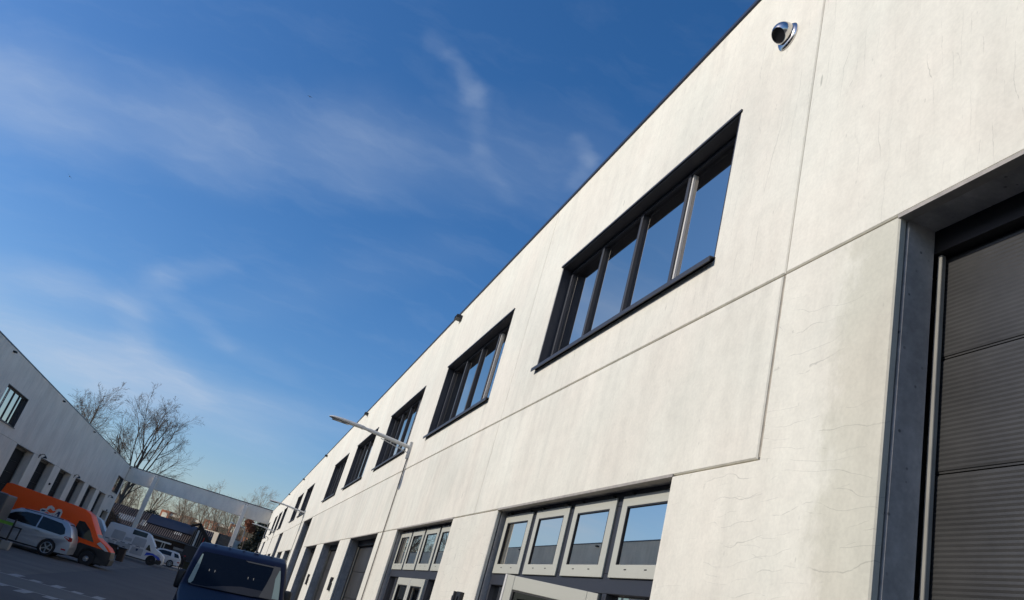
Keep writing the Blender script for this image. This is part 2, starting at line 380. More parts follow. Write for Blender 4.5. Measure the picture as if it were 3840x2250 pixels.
# ------------------------------------------------------------------ ground, road
MB().quad((-900, -300, 0), (900, -300, 0), (900, 1500, 0), (-900, 1500, 0)).obj('ground', 'soil', kind='structure')
MB().quad((-5.2, -40, .004), (1.0, -40, .004), (1.0, 82, .004), (-5.2, 82, .004)).obj('road', 'asphalt', kind='structure')
MB().quad((-12.4, -40, .004), (-5.2, -40, .004), (-5.2, 82, .004), (-12.4, 82, .004)).obj('parking_bay', 'bay', kind='structure')
MB().box((1.0, -40, -.2), (2.86, 91.3, .12)).obj('pavement', 'kerb', kind='structure', bevel=.02)
MB().box((-12.4, 82, -.2), (1.0, 82.35, .11)).obj('kerb', 'kerb', kind='structure', bevel=.02)
MB().box((-12.4, 82.35, -.2), (1.0, 92.5, .10)).obj('far_pavement', 'bay', kind='structure')
MB().quad((-40, 92.5, .006), (40, 92.5, .006), (40, 106, .006), (-40, 106, .006)).obj('yard', 'bay', kind='structure')
hump = thing('speed_hump', 'flat grey paved strip across the dark road edged with worn pale teeth', 'speed hump', (-4.2, 24.6, 0))
MB().add([(-12, 23.1, .008), (-.8, 23.1, .008), (-.8, 26.2, .008), (-12, 26.2, .008)], [(0, 1, 2, 3)]).obj('hump_top', 'hump', hump, fix=False)
MB().quad((-12, 23.0, .011), (-.8, 23.0, .011), (-.8, 23.13, .011), (-12, 23.13, .011)).obj('edge_line', 'marking', hump, fix=False)
MB().quad((-12, 26.17, .011), (-.8, 26.17, .011), (-.8, 26.3, .011), (-12, 26.3, .011)).obj('edge_line', 'marking', hump, fix=False)
for i in range(19):
    x = -11.6+i*.57; big = .95 if i % 2 else .55
    MB().quad((x, 26.3, .012), (x+.27, 26.3, .012), (x+.30, 26.3+big, .012), (x+.02, 26.3+big, .012)).obj('tooth', 'marking', hump, fix=False)
    MB().quad((x, 23.0, .012), (x+.27, 23.0, .012), (x+.24, 23.0-big, .012), (x-.02, 23.0-big, .012)).obj('tooth', 'marking', hump, fix=False)

# ------------------------------------------------------------------ the two facades
MOD = 6.24; J1 = 4.62; J2 = 3.30; ROOF = 8.12; WZ0, WZ1 = 5.15, 6.71
def ycen(k): return 7.325+MOD*k
OPW = 2.075; T0 = .045
def panel(root, xf, s, y0, y1, z0, z1, holes, m, depth=T0, front=0.0, name='wall_panel', bev=.009):
    ys = sorted({y0, y1, *[h[0] for h in holes], *[h[1] for h in holes]}); zs = sorted({z0, z1, *[h[2] for h in holes], *[h[3] for h in holes]})
    ys = [y for y in ys if y0 <= y <= y1]; zs = [z for z in zs if z0 <= z <= z1]
    bm = bmesh.new(); V = {}
    ox, oy = ORI[root.name].x, ORI[root.name].y
    def v(i, j):
        if (i, j) not in V: V[i, j] = bm.verts.new((xf+s*front-ox, ys[i]-oy, zs[j]))
        return V[i, j]
    for i in range(len(ys)-1):
        for j in range(len(zs)-1):
            yc, zc = (ys[i]+ys[i+1])/2, (zs[j]+zs[j+1])/2
            if any(h[0] < yc < h[1] and h[2] < zc < h[3] for h in holes): continue
            bm.faces.new((v(i, j), v(i+1, j), v(i+1, j+1), v(i, j+1)))
    ext = bmesh.ops.extrude_face_region(bm, geom=bm.faces[:])
    for e in ext['geom']:
        if isinstance(e, bmesh.types.BMVert): e.co.x += s*depth
    bmesh.ops.recalc_face_normals(bm, faces=bm.faces)
    if bev:
        xp = xf+s*front-ox
        ed = [e for e in bm.edges if all(abs(q.co.x-xp) < 1e-5 for q in e.verts) and len(e.link_faces) == 2 and e.calc_face_angle(0) > .8]
        bmesh.ops.bevel(bm, geom=ed, offset=bev, segments=1, profile=.5, affect='EDGES', clamp_overlap=True)
    me = bpy.data.meshes.new(name); bm.to_mesh(me); bm.free(); me.materials.append(M[m])
    o = bpy.data.objects.new(name, me); C.objects.link(o); o.parent = root; ORI[o.name] = ORI[root.name]
    return o

# prototypes for windows and doors in a local frame: x into the wall, y along it (centre 0), z up
PROTO = {}
def upper_window():
    w = 2.10
    f = MB()
    zb, zt = WZ0, WZ1
    f.box((.004, -w, zb), (.21, -w+.02, zt)); f.box((.004, w-.02, zb), (.21, w, zt)); f.box((.004, -w+.02, zt-.02), (.21, w-.02, zt))
    f.box((.14, -w+.02, zb), (.20, -w+.075, zt-.02)); f.box((.14, w-.075, zb), (.20, w-.02, zt-.02))
    f.box((.14, -w+.075, zt-.065), (.20, w-.075, zt-.02)); f.box((.14, -w+.075, zb+.0), (.20, w-.075, zb+.10))
    fr = f.obj('window_frame', 'frame', None, bevel=.003, seg=1)
    for i in (-1, 0, 1):
        MB().box((.135, i*1.03-.026, zb+.10), (.202, i*1.03+.026, zt-.065)).obj('mullion', 'frame', fr, bevel=.003, seg=1)
        MB().box((.215, i*1.03-.05, zb+.05), (.27, i*1.03+.028, zt-.05)).obj('inner_mullion', 'frame_in', fr)
    MB().box((.215, w-.12, zb+.05), (.27, w-.07, zt-.05)).obj('inner_mullion', 'frame_in', fr)
    for i in range(4):
        y0 = -w+.075 if i == 0 else -1.03*2+i*1.03+.026
        y1 = w-.075 if i == 3 else -1.03*2+(i+1)*1.03-.026
        MB().quad((.18, y0, zb+.10), (.18, y1, zb+.10), (.18, y1, zt-.065), (.18, y0, zt-.065)).obj('pane', 'glass', fr, fix=False)
        MB().box((.192, y0+.01, zt-.30), (.27, y1-.01, zt-.07)).obj('painted_soffit_reflection', 'soffit_reflection', fr)  # added pale box behind the pane imitates the soffit's reflection
    for ya in (-1.03-.026-.028, 1.03+.026): MB().box((.155, ya, zb+.10), (.179, ya+.028, zt-.07)).obj('glazing_spacer', 'frame_in', fr)
    sl_ = MB(); sl_.prism([(-.055, zb-.035), (-.055, zb+.012), (.14, zb+.035), (.14, zb+.025), (-.045, zb+.004), (-.045, zb-.035)], 'y', -w-.02, w+.02)
    sl_.obj('sill', 'frame', fr)
    hd = MB(); hd.prism([(-.016, zt-.006), (-.016, zt+.018), (.12, zt+.018), (.12, zt-.006)], 'y', -w-.025, w+.025)
    hd.obj('head_flashing', 'frame', fr)
    return fr
def roller_door(h, m, width=OPW):
    """sectional door, ribbed panels 0.64 high, guide rails"""
    root = MB().box((.255, -width-.2, h-.15), (.50, width+.2, h+.1)).obj('garage_door', 'black', None)
    for a_ in (-width+.004, width-.034): MB().box((.278, a_, 0), (.312, a_+.03, h-.152)).obj('guide_rail', 'trim', root, bevel=.006, seg=2)
    key = ('panel', m, width)
    if key not in PROTO:
        b = MB(); n = 24; ph = .637
        for i in range(n):
            z0 = .012+(ph-.024)*i/n; z1 = .012+(ph-.024)*(i+.5)/n; z2 = .012+(ph-.024)*(i+1)/n
            b.quad((.327, -width+.002, z0), (.327, width-.002, z0), (.3250, width-.002, z1), (.3250, -width+.002, z1))
            b.quad((.3250, -width+.002, z1), (.3250, width-.002, z1), (.327, width-.002, z2), (.327, -width+.002, z2))
        b.box((.332, -width, 0), (.36, width, ph-.004))
        o = b.obj('door_panel', m, None, fix=False); PROTO[key] = o.data; bpy.data.objects.remove(o)
    z = h-.15-.637
    while z > -.6:
        p_ = bpy.data.objects.new('door_panel', PROTO[key]); C.objects.link(p_); p_.parent = root; p_.location.z = z; z -= .64
    return root
def place(o, root, xf, s, yc):
    o.parent = root; o.location = Vector((xf, yc, 0))-ORI[root.name]
    if s < 0: o.rotation_euler.z = math.pi
    return o
first = {}
def put(key, maker, root, xf, s, yc):
    if key not in first: first[key] = maker(); o = first[key]
    else: o = dup(first[key])
    return place(o, root, xf, s, yc)

def shopfront(root, xf, yc, open_leaf, lit_left=True):
    """k=0 and k=1: dark frame, four cream top-hung sashes, a pair of cream door leaves"""
    X = lambda w: xf+w
    top = J2-.0
    f = MB()
    f.box((X(.131), yc-OPW, 2.44), (X(.23), yc+OPW, 2.60))                       # transom
    f.box((X(.131), yc-OPW, 3.17), (X(.23), yc+OPW, top))                         # head
    for i in range(5):
        y = yc-OPW+i*OPW/2; a, b = max(yc-OPW, y-.10), min(yc+OPW, y+.10)
        f.box((X(.131), a, 2.60), (X(.23), b, 3.17))
    for y0, y1 in ((yc-OPW, yc-OPW+.07), (yc-1.10, yc-1.02), (yc+1.02, yc+1.10), (yc+OPW-.07, yc+OPW)):
        f.box((X(.131), y0, 0), (X(.23), y1, 2.44))
    f.box((X(.131), yc-OPW+.07, .0), (X(.23), yc-1.10, .9)); f.box((X(.131), yc+1.10, .0), (X(.23), yc+OPW-.07, .9))
    f.obj('shopfront_frame', 'frame', root, bevel=.004, seg=1)
    for a, b in ((yc-OPW+.07, yc-1.10), (yc+1.10, yc+OPW-.07)):
        g = MB(); g.quad((X(.19), a, .9), (X(.19), b, .9), (X(.19), b, 2.44), (X(.19), a, 2.44)); g.obj('side_pane', 'glass_low', root, fix=False)
    for i in range(4):
        c = yc-OPW+(i+.5)*OPW/2; hw = .458
        z0, z1 = 2.565, 3.245
        rr0, rl0 = .115, .10      # near and far stile
        g0, g1, h0, h1 = c-hw+rr0, c+hw-rl0, z0+.105, z1-.092
        sb = MB(); q = [(c-hw, z0), (c+hw, z0), (c+hw, z1), (c-hw, z1), (g0, h0), (g1, h0), (g1, h1), (g0, h1)]
        sb.add([(X(.112), *v_) for v_ in q]+[(X(.129), *v_) for v_ in q],
               [f_ for i_ in range(4) for f_ in ((i_, (i_+1) % 4, 4+(i_+1) % 4, 4+i_), (8+i_, 12+i_, 12+(i_+1) % 4, 8+(i_+1) % 4),
                                                  (i_, 8+i_, 8+(i_+1) % 4, (i_+1) % 4), (4+i_, 4+(i_+1) % 4, 12+(i_+1) % 4, 12+i_))])
        sa = sb.obj('top_sash', 'cream', root, bevel=.0025, seg=1)
        g = MB(); g.quad((X(.126), g0, h0), (X(.126), g1, h0), (X(.126), g1, h1), (X(.126), g0, h1)); g.obj('pane', 'glass_low', sa, fix=False)
        gb = MB(); e = .012
        for a, b in (((g0, h0), (g0+e, h1)), ((g1-e, h0), (g1, h1)), ((g0+e, h1-e), (g1-e, h1))):
            gb.box((X(.1135), a[0], a[1]), (X(.125), b[0], b[1]))
        gb.obj('glazing_gasket', 'black', sa)
        for dy in (-.17, .17):
            MB().box((X(.1105), c+dy-.02, z0+.062), (X(.114), c+dy+.02, z0+.070)).obj('drain_slot', 'black', sa)
        for dy in (-.33, .33):
            MB().box((X(.10), c+dy-.055, z1+.002), (X(.154), c+dy+.055, z1+.022)).obj('hinge', 'black', sa)
    # door leaves, built closed about their hinge line then turned
    for side in (-1, 1):
        yh = yc+side*1.02; d = -side
        lf = MB(); L = 1.015; rw = .11
        def bx(a, b, z0, z1, w0=.0, w1=.055):
            ya, yb = sorted((d*a, d*b)); lf.box((w0, ya, z0), (w1, yb, z1))
        bx(0, rw, .02, 2.43); bx(L-rw, L, .02, 2.43); bx(rw, L-rw, 2.43-.12, 2.43); bx(rw, L-rw, .02, .30); bx(rw, L-rw, 1.0, 1.1)
        o = lf.obj('door_leaf', 'cream', None, bevel=.004, seg=1)
        g = MB(); g.quad((.03, d*rw, .3), (.03, d*(L-rw), .3), (.03, d*(L-rw), 2.31), (.03, d*rw, 2.31)); g.obj('pane', 'glass_low', o, fix=False)
        gk = MB()
        for (a, b, z0, z1) in ((rw, rw+.014, 1.1, 2.31), (L-rw-.014, L-rw, 1.1, 2.31), (rw+.014, L-rw-.014, 2.296, 2.31)):
            ya, yb = sorted((d*a, d*b)); gk.box((.008, ya, z0), (.029, yb, z1))
        gk.obj('glazing_gasket', 'black', o)
        ya, yb = sorted((d*(L-.02), d*L)); MB().box((-.004, ya, .02), (.0, yb, 2.43)).obj('rebate_strip', 'frame_in', o)
        h_ = MB(); h_.tube([(-.0, d*(L-.06), 1.05), (-.05, d*(L-.06), 1.05), (-.05, d*(L-.18), 1.05)], .01, 8); h_.obj('handle', 'black', o)
        o.parent = root; o.location = Vector((xf+.10, yh, 0))-ORI[root.name]
        if open_leaf and side == -1: o.rotation_euler.z = R(31.5)
    for y in (yc-OPW+.09, yc+OPW-.09): pass

def facade(root, xf, s, kinds, side):
    """kinds[k]: 'shop','door' (low roller), 'tall' (roller to J1, no window)"""
    right = side == 'right'
    ks = sorted(kinds); y_lo, y_hi = ycen(ks[0])-MOD/2, ycen(ks[-1])+MOD/2
    if right: y_hi = 91.55
    G = .011
    tall = {k for k in ks if kinds[k] == 'tall'}
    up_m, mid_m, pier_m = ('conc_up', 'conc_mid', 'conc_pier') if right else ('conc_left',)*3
    op = {k: (ycen(k)-OPW, ycen(k)+OPW, -1.0, J1 if k in tall else J2) for k in ks}
    win = {k: (ycen(k)-2.10, ycen(k)+2.10, WZ0, WZ1) for k in ks if k not in tall}
    # vertical joints every two modules of the upper row (through y = 10.44), plus the one beside the tall door
    upj = sorted({y_lo, y_hi, *[y for y in (10.44+MOD*i for i in range(-8, 14, 2)) if y_lo+1 < y < y_hi-1], 4.19})
    for a, b in zip(upj[:-1], upj[1:]):
        hs = [w for w in win.values() if w[0] > a-.5 and w[1] < b+.5]
        hs += [h for k, h in win.items() if h not in hs and h[0] < b and h[1] > a]
        panel(root, xf, s, a+G/2, b-G/2, J1+G, ROOF, hs, up_m)
    # middle row over low openings and full-height piers beside tall ones
    cuts = sorted({y_lo, y_hi, *[y for y in (10.44+MOD*i for i in range(-8, 14, 2)) if y_lo+1 < y < y_hi-1], 4.19, *[op[k][0]-1.05 for k in tall], *[op[k][1]+1.05 for k in tall]})
    segs = [(a, b) for a, b in zip(cuts[:-1], cuts[1:]) if b-a > .3]
    done = []
    for a, b in segs:
        tk = [k for k in tall if op[k][0] < b and op[k][1] > a]
        if tk:
            k = tk[0]
            for p0, p1 in ((a, op[k][0]), (op[k][1], b)):
                if p1-p0 < .05: continue
                if right and k == -1 and p0 > 3:      # L-shaped pier: full height to 4.19, then under the middle panel
                    panel(root, xf, s, p0, op[0][0], -.1, J1, [(b-G/2, 99, J2-G, 99)], 'conc_pier_damp'); done.append((p0, op[0][0]))
                else: panel(root, xf, s, p0+G/2, p1-G/2, -.1, J1, [], pier_m)
            continue
        panel(root, xf, s, a+G/2, b-G/2, J2, J1, [], mid_m)
    # piers under the middle row
    for k0, k1 in zip(ks[:-1], ks[1:]):
        if k0 in tall or k1 in tall:
            a, b = op[k0][1], op[k1][0]
            if k0 in tall and k1 in tall: continue
            if k0 in tall: a = max(a, a+1.05)
            if k1 in tall: b = min(b, b-1.05)
            if right and k0 == -1: continue
            panel(root, xf, s, a, b, -.1, J2-G, [], pier_m)
        else: panel(root, xf, s, op[k0][1], op[k1][0], -.1, J2-G, [], pier_m)
    panel(root, xf, s, y_lo, op[ks[0]][0], -.1, J2-G, [], pier_m)
    if y_hi-op[ks[-1]][1] > .1: panel(root, xf, s, op[ks[-1]][1], y_hi, -.1, J2-G if ks[-1] not in tall else J1, [], pier_m)
    # sealant in the joints
    w0, w1 = .016, .04
    class _B:
        def box(self, a_, b_): MB().box(a_, b_).obj('joint_sealant', 'seal', root, fix=False)
    b = _B()
    def sx(a, c): return tuple(sorted((xf+s*a, xf+s*c)))
    xa, xb = sx(w0, w1)
    for k in ks:
        ya, yb = op[k][1], (op[k+1][0] if k+1 in op else y_hi)
        for y0, y1 in ((ya, yb),) + (() if k in tall else ((op[k][0], op[k][1]),)):
            if y1 > y0: b.box((xa, y0, J1-.012), (xb, y1, J1+.022))
        if k not in tall and yb > ya: b.box((xa, ya, J2-.022), (xb, yb, J2+.01))
    for y in upj[1:-1]: b.box((xa, y-.016, J1+.022), (xb, y+.016, ROOF-.02))
    for a, c in segs[1:]:
        if not any(op[k][0] < a < op[k][1] for k in ks): b.box((xa, a-.016, J2+.012), (xb, a+.016, J1-.014))
    # inner leaf with the same openings, a little narrower
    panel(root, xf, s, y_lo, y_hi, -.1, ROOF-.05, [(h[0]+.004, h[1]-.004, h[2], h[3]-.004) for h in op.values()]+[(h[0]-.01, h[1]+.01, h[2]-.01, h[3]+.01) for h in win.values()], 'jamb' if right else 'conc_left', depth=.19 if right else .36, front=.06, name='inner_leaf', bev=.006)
    for k in ks:
        h = op[k]; x0, x1 = sx(-.004, .06)
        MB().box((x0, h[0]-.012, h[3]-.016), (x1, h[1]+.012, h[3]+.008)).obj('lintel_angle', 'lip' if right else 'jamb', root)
    # interior shell
    x0, x1 = sx(.5, 7.0); xi, _ = sx(.45, .46)
    MB().box((sx(6.8, 7)[0], y_lo, 0), (sx(6.8, 7)[1], y_hi, ROOF-.1)).obj('back_wall', 'int_wall', root)
    MB().box((sx(.62, 6.8)[0], y_lo, 4.35), (sx(.62, 6.8)[1], y_hi, 4.6)).obj('upper_floor', 'int_ceil', root)
    MB().box((sx(.44, 7)[0], y_lo, ROOF-.24), (sx(.44, 7)[1], y_hi, ROOF-.06)).obj('roof_deck', 'int_ceil', root)
    for k in ks[:-1]:
        y = (op[k][1]+op[k+1][0])/2
        MB().box((sx(.48, 6.8)[0], y-.08, 0.01), (sx(.28, 6.8)[1], y+.08, ROOF-.26)).obj('party_wall', 'int_wall', root)
    for y in (y_lo, y_hi):
        d = .14 if y == y_lo else -.14
        MB().box((sx(.03, 7)[0], min(y, y+d)+.002, 0), (sx(.03, 7)[1], max(y, y+d)-.002, ROOF-.26)).obj('end_wall', up_m, root)
    xa, xb = sx(-.022, .34)
    MB().box((xa, y_lo-.02, ROOF), (xb, y_hi+.02, ROOF+.055)).obj('roof_coping', 'coping', root, bevel=.01, seg=2)
    # windows and doors
    for k in ks:
        if k not in tall: put('window', upper_window, root, xf, s, ycen(k))
        if kinds[k] != 'shop':
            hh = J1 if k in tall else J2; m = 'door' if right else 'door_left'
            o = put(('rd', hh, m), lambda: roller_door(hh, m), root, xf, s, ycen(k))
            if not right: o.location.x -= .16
    # overflow scuppers
    for i in range(-1, 7):
        y = 16.0+12.48*i
        if not y_lo < y < y_hi: continue
        o = scupper(); place(o, root, xf, s, y)
def scupper():
    if 'sc' not in PROTO:
        b = MB(); w, h, t, L = .12, .075, .018, .13; z = 7.92
        b.box((-L, -w, z), (.01, -w+t, z+h)); b.box((-L, w-t, z), (.01, w, z+h)); b.box((-L, -w+t, z), (.01, w-t, z+t)); b.box((-L, -w+t, z+h-t), (.01, w-t, z+h)); b.box((-.004, -w+t, z+t), (.01, w-t, z+h-t))
        o = b.obj('overflow_scupper', 'black', None); PROTO['sc'] = o.data; bpy.data.objects.remove(o)
    o = bpy.data.objects.new('overflow_scupper', PROTO['sc']); C.objects.link(o); return o

rb = thing('industrial_building', 'sunlit pale concrete business building with dark ribbon windows, filling the right of the photo', 'building', (2.8, 45, 0))
KR = {k: 'door' for k in range(-2, 14)}
KR.update({-1: 'tall', 5: 'tall', 8: 'tall', 12: 'tall', 0: 'shop', 1: 'shop'})
facade(rb, 2.8, 1, KR, 'right')
shopfront(rb, 2.8, ycen(0), True); shopfront(rb, 2.8, ycen(1), False)
MB().box((3.20, ycen(0)+.74, 5.25), (3.23, ycen(0)+.95, 6.48)).obj('curtain', 'curtain', rb, bevel=.01)
lb = thing('industrial_building', 'shaded grey concrete business building with tall dark door bays, at the left edge', 'building', (-12.4, 45, 0))
KL = {k: 'door' for k in range(-2, 14)}
KL.update({7: 'tall', 8: 'tall', 9: 'tall', 10: 'tall', 11: 'tall', 12: 'tall', -1: 'tall'})
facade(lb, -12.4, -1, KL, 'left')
MB().box((-12.52, ycen(13)-1.6, 5.2), (-12.5, ycen(13)-.6, 5.6)).obj('red_poster', 'red', lb)

# steel exhaust hood
v = thing('exhaust_vent', 'shiny steel ball exhaust vent with black mouth high on the sunlit concrete wall', 'vent', (2.8, 4.64, 7.16))
Mv = Matrix.Translation((2.8, 4.64, 7.16)) @ Matrix.Rotation(R(90), 4, 'Z')
MB().lathe([(0, .128), (.010, .128), (.022, .117), (.029, .104), (.031, .09), (.031, .0)], 40, Mv).obj('flange', 'steel', v, smooth=True)
nrm = Vector((-.66, -.06, -.75)).normalized(); cen = Vector((2.8-.055, 4.64, 7.17)); q = nrm.to_track_quat('Y', 'Z').to_matrix().to_4x4()
Mh = Matrix.Translation(cen) @ q; rr_ = .10
prof = [(rr_*math.sin(t), rr_*math.cos(t)) for t in [R(a) for a in range(-90, 46, 9)]]
prof[0] = (-rr_, .0001)
MB().lathe(prof+[(prof[-1][0]-.002, prof[-1][1]-.006), (prof[-1][0]-.03, prof[-1][1]-.008)], 40, Mh).obj('hood', 'steel', v, smooth=True)
MB().lathe([(prof[-1][0]-.012, prof[-1][1]-.006), (prof[-1][0]-.014, .0001)], 40, Mh).obj('mouth_screen', 'black', v)

# wall mounted street lamps
def wall_lamp(y, label):
    t = thing('street_lamp', label, 'street lamp', (2.8, y, 4.86), 'lamps bracketed to the sunlit wall')
    MB().box((2.765, y-.035, 4.86), (2.8, y+.035, 5.24)).box((2.74, y-.035, 4.86), (2.765, y-.027, 5.24)).box((2.74, y+.027, 4.86), (2.765, y+.035, 5.24)).obj('bracket', 'lampgrey', t, bevel=.003, seg=1)
    MB().tube([(2.77, y, 5.115), (2.3, y, 5.15), (1.80, y, 5.185)], .042, 16).obj('arm', 'lampgrey', t, smooth=True)
    MB().tube([(1.82, y, 5.183), (1.66, y, 5.19)], .034, 14).obj('spigot', 'lampgrey', t, smooth=True)
    MB().tube([(2.765, y, 4.99), (2.10, y, 5.10)], .009, 8).obj('strut', 'lampgrey', t)
    MB().tube([(2.33, y, 5.07), (2.33, y, 5.13)], .010, 8).tube([(2.55, y, 5.03), (2.55, y, 5.12)], .010, 8).obj('strut_clip', 'lampgrey', t)
    b = MB()
    st = [(1.70, .05, .050), (1.62, .062, .055), (1.50, .075, .055), (1.35, .10, .055), (1.18, .125, .052), (1.02, .115, .042), (.94, .075, .028), (.905, .03, .010)]
    n = 16; vs = []
    for (x, hw, hh) in st:
        zc = 5.185+(1.66-x)*.012
        for k in range(n):
            a = 2*math.pi*k/n; zz = math.sin(a)
            vs.append((x, y+hw*math.cos(a), zc+(hh if zz > 0 else hh*.55)*zz))
    fs = [(i*n+k, i*n+(k+1) % n, (i+1)*n+(k+1) % n, (i+1)*n+k) for i in range(len(st)-1) for k in range(n)]+[tuple(range(n)), tuple((len(st)-1)*n+k for k in range(n))]
    b.add(vs, fs).obj('lamp_head', 'lampgrey', t, smooth=True)
    MB().box((.98, y-.07, 5.152), (1.36, y+.07, 5.164)).obj('lamp_lens', 'lens', t)
    MB().lathe([(-.072, .0001), (-.072, .03), (.072, .03), (.072, .0001)], 16, Matrix.Translation((1.66, y, 5.188))).obj('hinge_joint', 'lampgrey', t, smooth=True)
    c = MB(); c.tube([(2.775, y-.03, 4.88), (2.775, y-.04, 3.0), (2.775, y-.04, .1)], .013, 8)
    o = c.obj('cable_conduit', 'conduit', None); tag(o, label.split(' lamp')[0]+' lamp\'s thin cable pipe running down the wall below it', 'cable pipe', 'cable pipes under the wall lamps')
wall_lamp(17.0, 'nearest grey wall lamp on a long arm, crossing the third upper window')
wall_lamp(41.95, 'middle grey wall lamp beside the tall narrow door bay, its head against bare trees')
wall_lamp(68.2, 'farthest small grey wall lamp against the dark hedge beyond the portal')

# goose neck lights by the doors
def goose(xf, s, y, z, label):
    t = thing('door_light', label, 'wall light', (xf, y, z), 'black goose neck lights on the walls')
    MB().box((min(xf, xf-s*.03), y-.06, z-.12), (max(xf, xf-s*.03), y+.06, z+.12)).obj('wall_plate', 'black', t)
    MB().tube([(xf-s*.03, y, z), (xf-s*.10, y, z+.13), (xf-s*.25, y, z+.16), (xf-s*.34, y, z+.06)], .022, 8).obj('neck', 'black', t, smooth=True)
    MB().lathe([(0, .0001), (-.02, .05), (-.10, .11), (-.14, .12)], 16, Matrix.Translation((xf-s*.34, y, z+.10)) @ Matrix.Rotation(R(90), 4, 'X')).obj('lamp_shade', 'black', t, smooth=True)
goose(2.8, 1, 75.9, 4.72, 'black goose neck light on the sunlit wall near its far end')
goose(-12.4, -1, 54.4, 4.62, 'black goose neck light between the first two dark bays of the shaded building')
goose(-12.4, -1, 66.7, 4.62, 'black goose neck light midway along the dark bays of the shaded building')
goose(-12.4, -1, 86.0, 4.58, 'black goose neck light by the far low door of the shaded building')
for y, z, w in ((60.2, 3.44, 'above the orange van roof'), (88.6, 3.4, 'above the far low door')):
    b = MB(); b.lathe([(0, .0001), (0, .08), (.10, .07), (.12, .0001)], 12, Matrix.Translation((-12.4, y, z)) @ Matrix.Rotation(R(-90), 4, 'Z'))
    tag(b.obj('alarm_bell', 'black', None), 'small round black fitting on the shaded wall '+w, 'wall fitting')

# house numbers, raised black characters
def house_number(text, y, z, h, label, w=None):
    t = thing('house_number', label, 'house number', (2.8, y, z), 'raised black house numbers')
    W_ = h*.52; gap = h*.12; total = W_*len(text)+gap*(len(text)-1); q_ = y+total/2
    S = .28*W_
    for ch in text:
        b = MB()
        def st(a, b_, c, d):      # a..b across (0-1, left to right), c..d up
            ya, yb = q_-a*W_, q_-b_*W_
            b.box((2.752, min(ya, yb), z+c*h), (2.8, max(ya, yb), z+d*h))
        s1 = .30; v1 = .17
        if ch == '1': st(.36, .72, 0, 1); st(.16, .36, .68, .84)
        if ch == '8': st(0, s1, 0, 1); st(1-s1, 1, 0, 1); st(s1, 1-s1, 0, v1); st(s1, 1-s1, .43, .60); st(s1, 1-s1, 1-v1, 1)
        if ch == '6': st(0, s1, 0, 1); st(1-s1, 1, 0, .58); st(1-s1, 1, .76, 1); st(s1, 1-s1, 0, v1); st(s1, 1-s1, .43, .58); st(s1, 1-s1, 1-v1, 1)
        if ch == '5': st(0, s1, .43, 1); st(1-s1, 1, 0, .58); st(0, s1, 0, .24); st(s1, 1-s1, 0, v1); st(s1, 1-s1, .43, .58); st(s1, 1, 1-v1, 1)
        b.obj('digit', 'black', t); q_ -= W_+gap
house_number('18', 10.05, 1.95, .34, 'raised black number 18 on the pier left of the big shopfront')
house_number('16', 22.65, 1.92, .34, 'raised black number 16 on the pier between two roller door bays')
house_number('15', 29.05, 1.92, .34, 'raised black number 15 on the narrow pier beside the blue van')

# ------------------------------------------------------------------ concrete portal
pt = thing('concrete_portal', 'grey concrete beam on two posts bridging the street end between both buildings', 'portal', (-5, 91.2, 0))
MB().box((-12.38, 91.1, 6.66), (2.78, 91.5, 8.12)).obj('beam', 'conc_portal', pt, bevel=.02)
MB().box((-12.38, 91.06, 8.12), (2.78, 91.54, 8.19)).obj('beam_coping', 'coping', pt)
for x in (-9.6, -.05):
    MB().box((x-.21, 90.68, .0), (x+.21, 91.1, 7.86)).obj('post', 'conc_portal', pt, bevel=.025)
    MB().box((x-.12, 90.82, 7.86), (x-.06, 90.9, 7.94)).box((x+.06, 90.82, 7.86), (x+.16, 90.9, 7.92)).tube([(x+.16, 90.95, 7.86), (x+.2, 90.95, 8.1)], .015, 6).obj('post_fixing', 'black', pt)

# ------------------------------------------------------------------ vehicles (local frame: nose +X, width Y, near side -Y)
def body(profile, hw, belt, top, tumble, bev, nose=0, nose_x=0, arch=None, seg=3, front_x=None):
    bm = bmesh.new()
    a = [bm.verts.new((x, -hw, z)) for x, z in profile]; b_ = [bm.verts.new((x, hw, z)) for x, z in profile]
    n = len(profile)
    bm.faces.new(a); bm.faces.new(list(reversed(b_)))
    for i in range(n): bm.faces.new((a[i], b_[i], b_[(i+1) % n], a[(i+1) % n]))
    bmesh.ops.recalc_face_normals(bm, faces=bm.faces)
    for zz in (belt, (belt+top)/2):
        bmesh.ops.bisect_plane(bm, geom=bm.verts[:]+bm.edges[:]+bm.faces[:], plane_co=(0, 0, zz), plane_no=(0, 0, 1))
    if nose: bmesh.ops.bisect_plane(bm, geom=bm.verts[:]+bm.edges[:]+bm.faces[:], plane_co=(nose_x, 0, 0), plane_no=(1, 0, 0))
    ed = []
    for e in bm.edges:
        if len(e.link_faces) != 2: continue
        n0, n1 = (f.normal.y for f in e.link_faces)
        if (abs(n0) > .7) != (abs(n1) > .7) and min(q.co.z for q in e.verts) > belt*.35: ed.append(e)
        elif abs(n0) < .3 and abs(n1) < .3 and e.calc_face_angle(0) > .25 and min(q.co.z for q in e.verts) > belt*.5: ed.append(e)
    bmesh.ops.bevel(bm, geom=ed, offset=bev, segments=seg, profile=.5, affect='EDGES', clamp_overlap=True)
    xm = max(p[0] for p in profile)
    for q in bm.verts:
        q.co.y *= width_at(q.co.x, q.co.z, belt, top, tumble, nose, nose_x, xm)
    return bm
def width_at(x, z, belt, top, tumble, nose, nose_x, xm):
    k = 1-tumble*max(0, (z-belt)/(top-belt))**1.3
    if z < belt: k -= .02*((belt-z)/belt)
    if nose and x > nose_x: k -= nose*((x-nose_x)/(xm-nose_x))**2
    return k
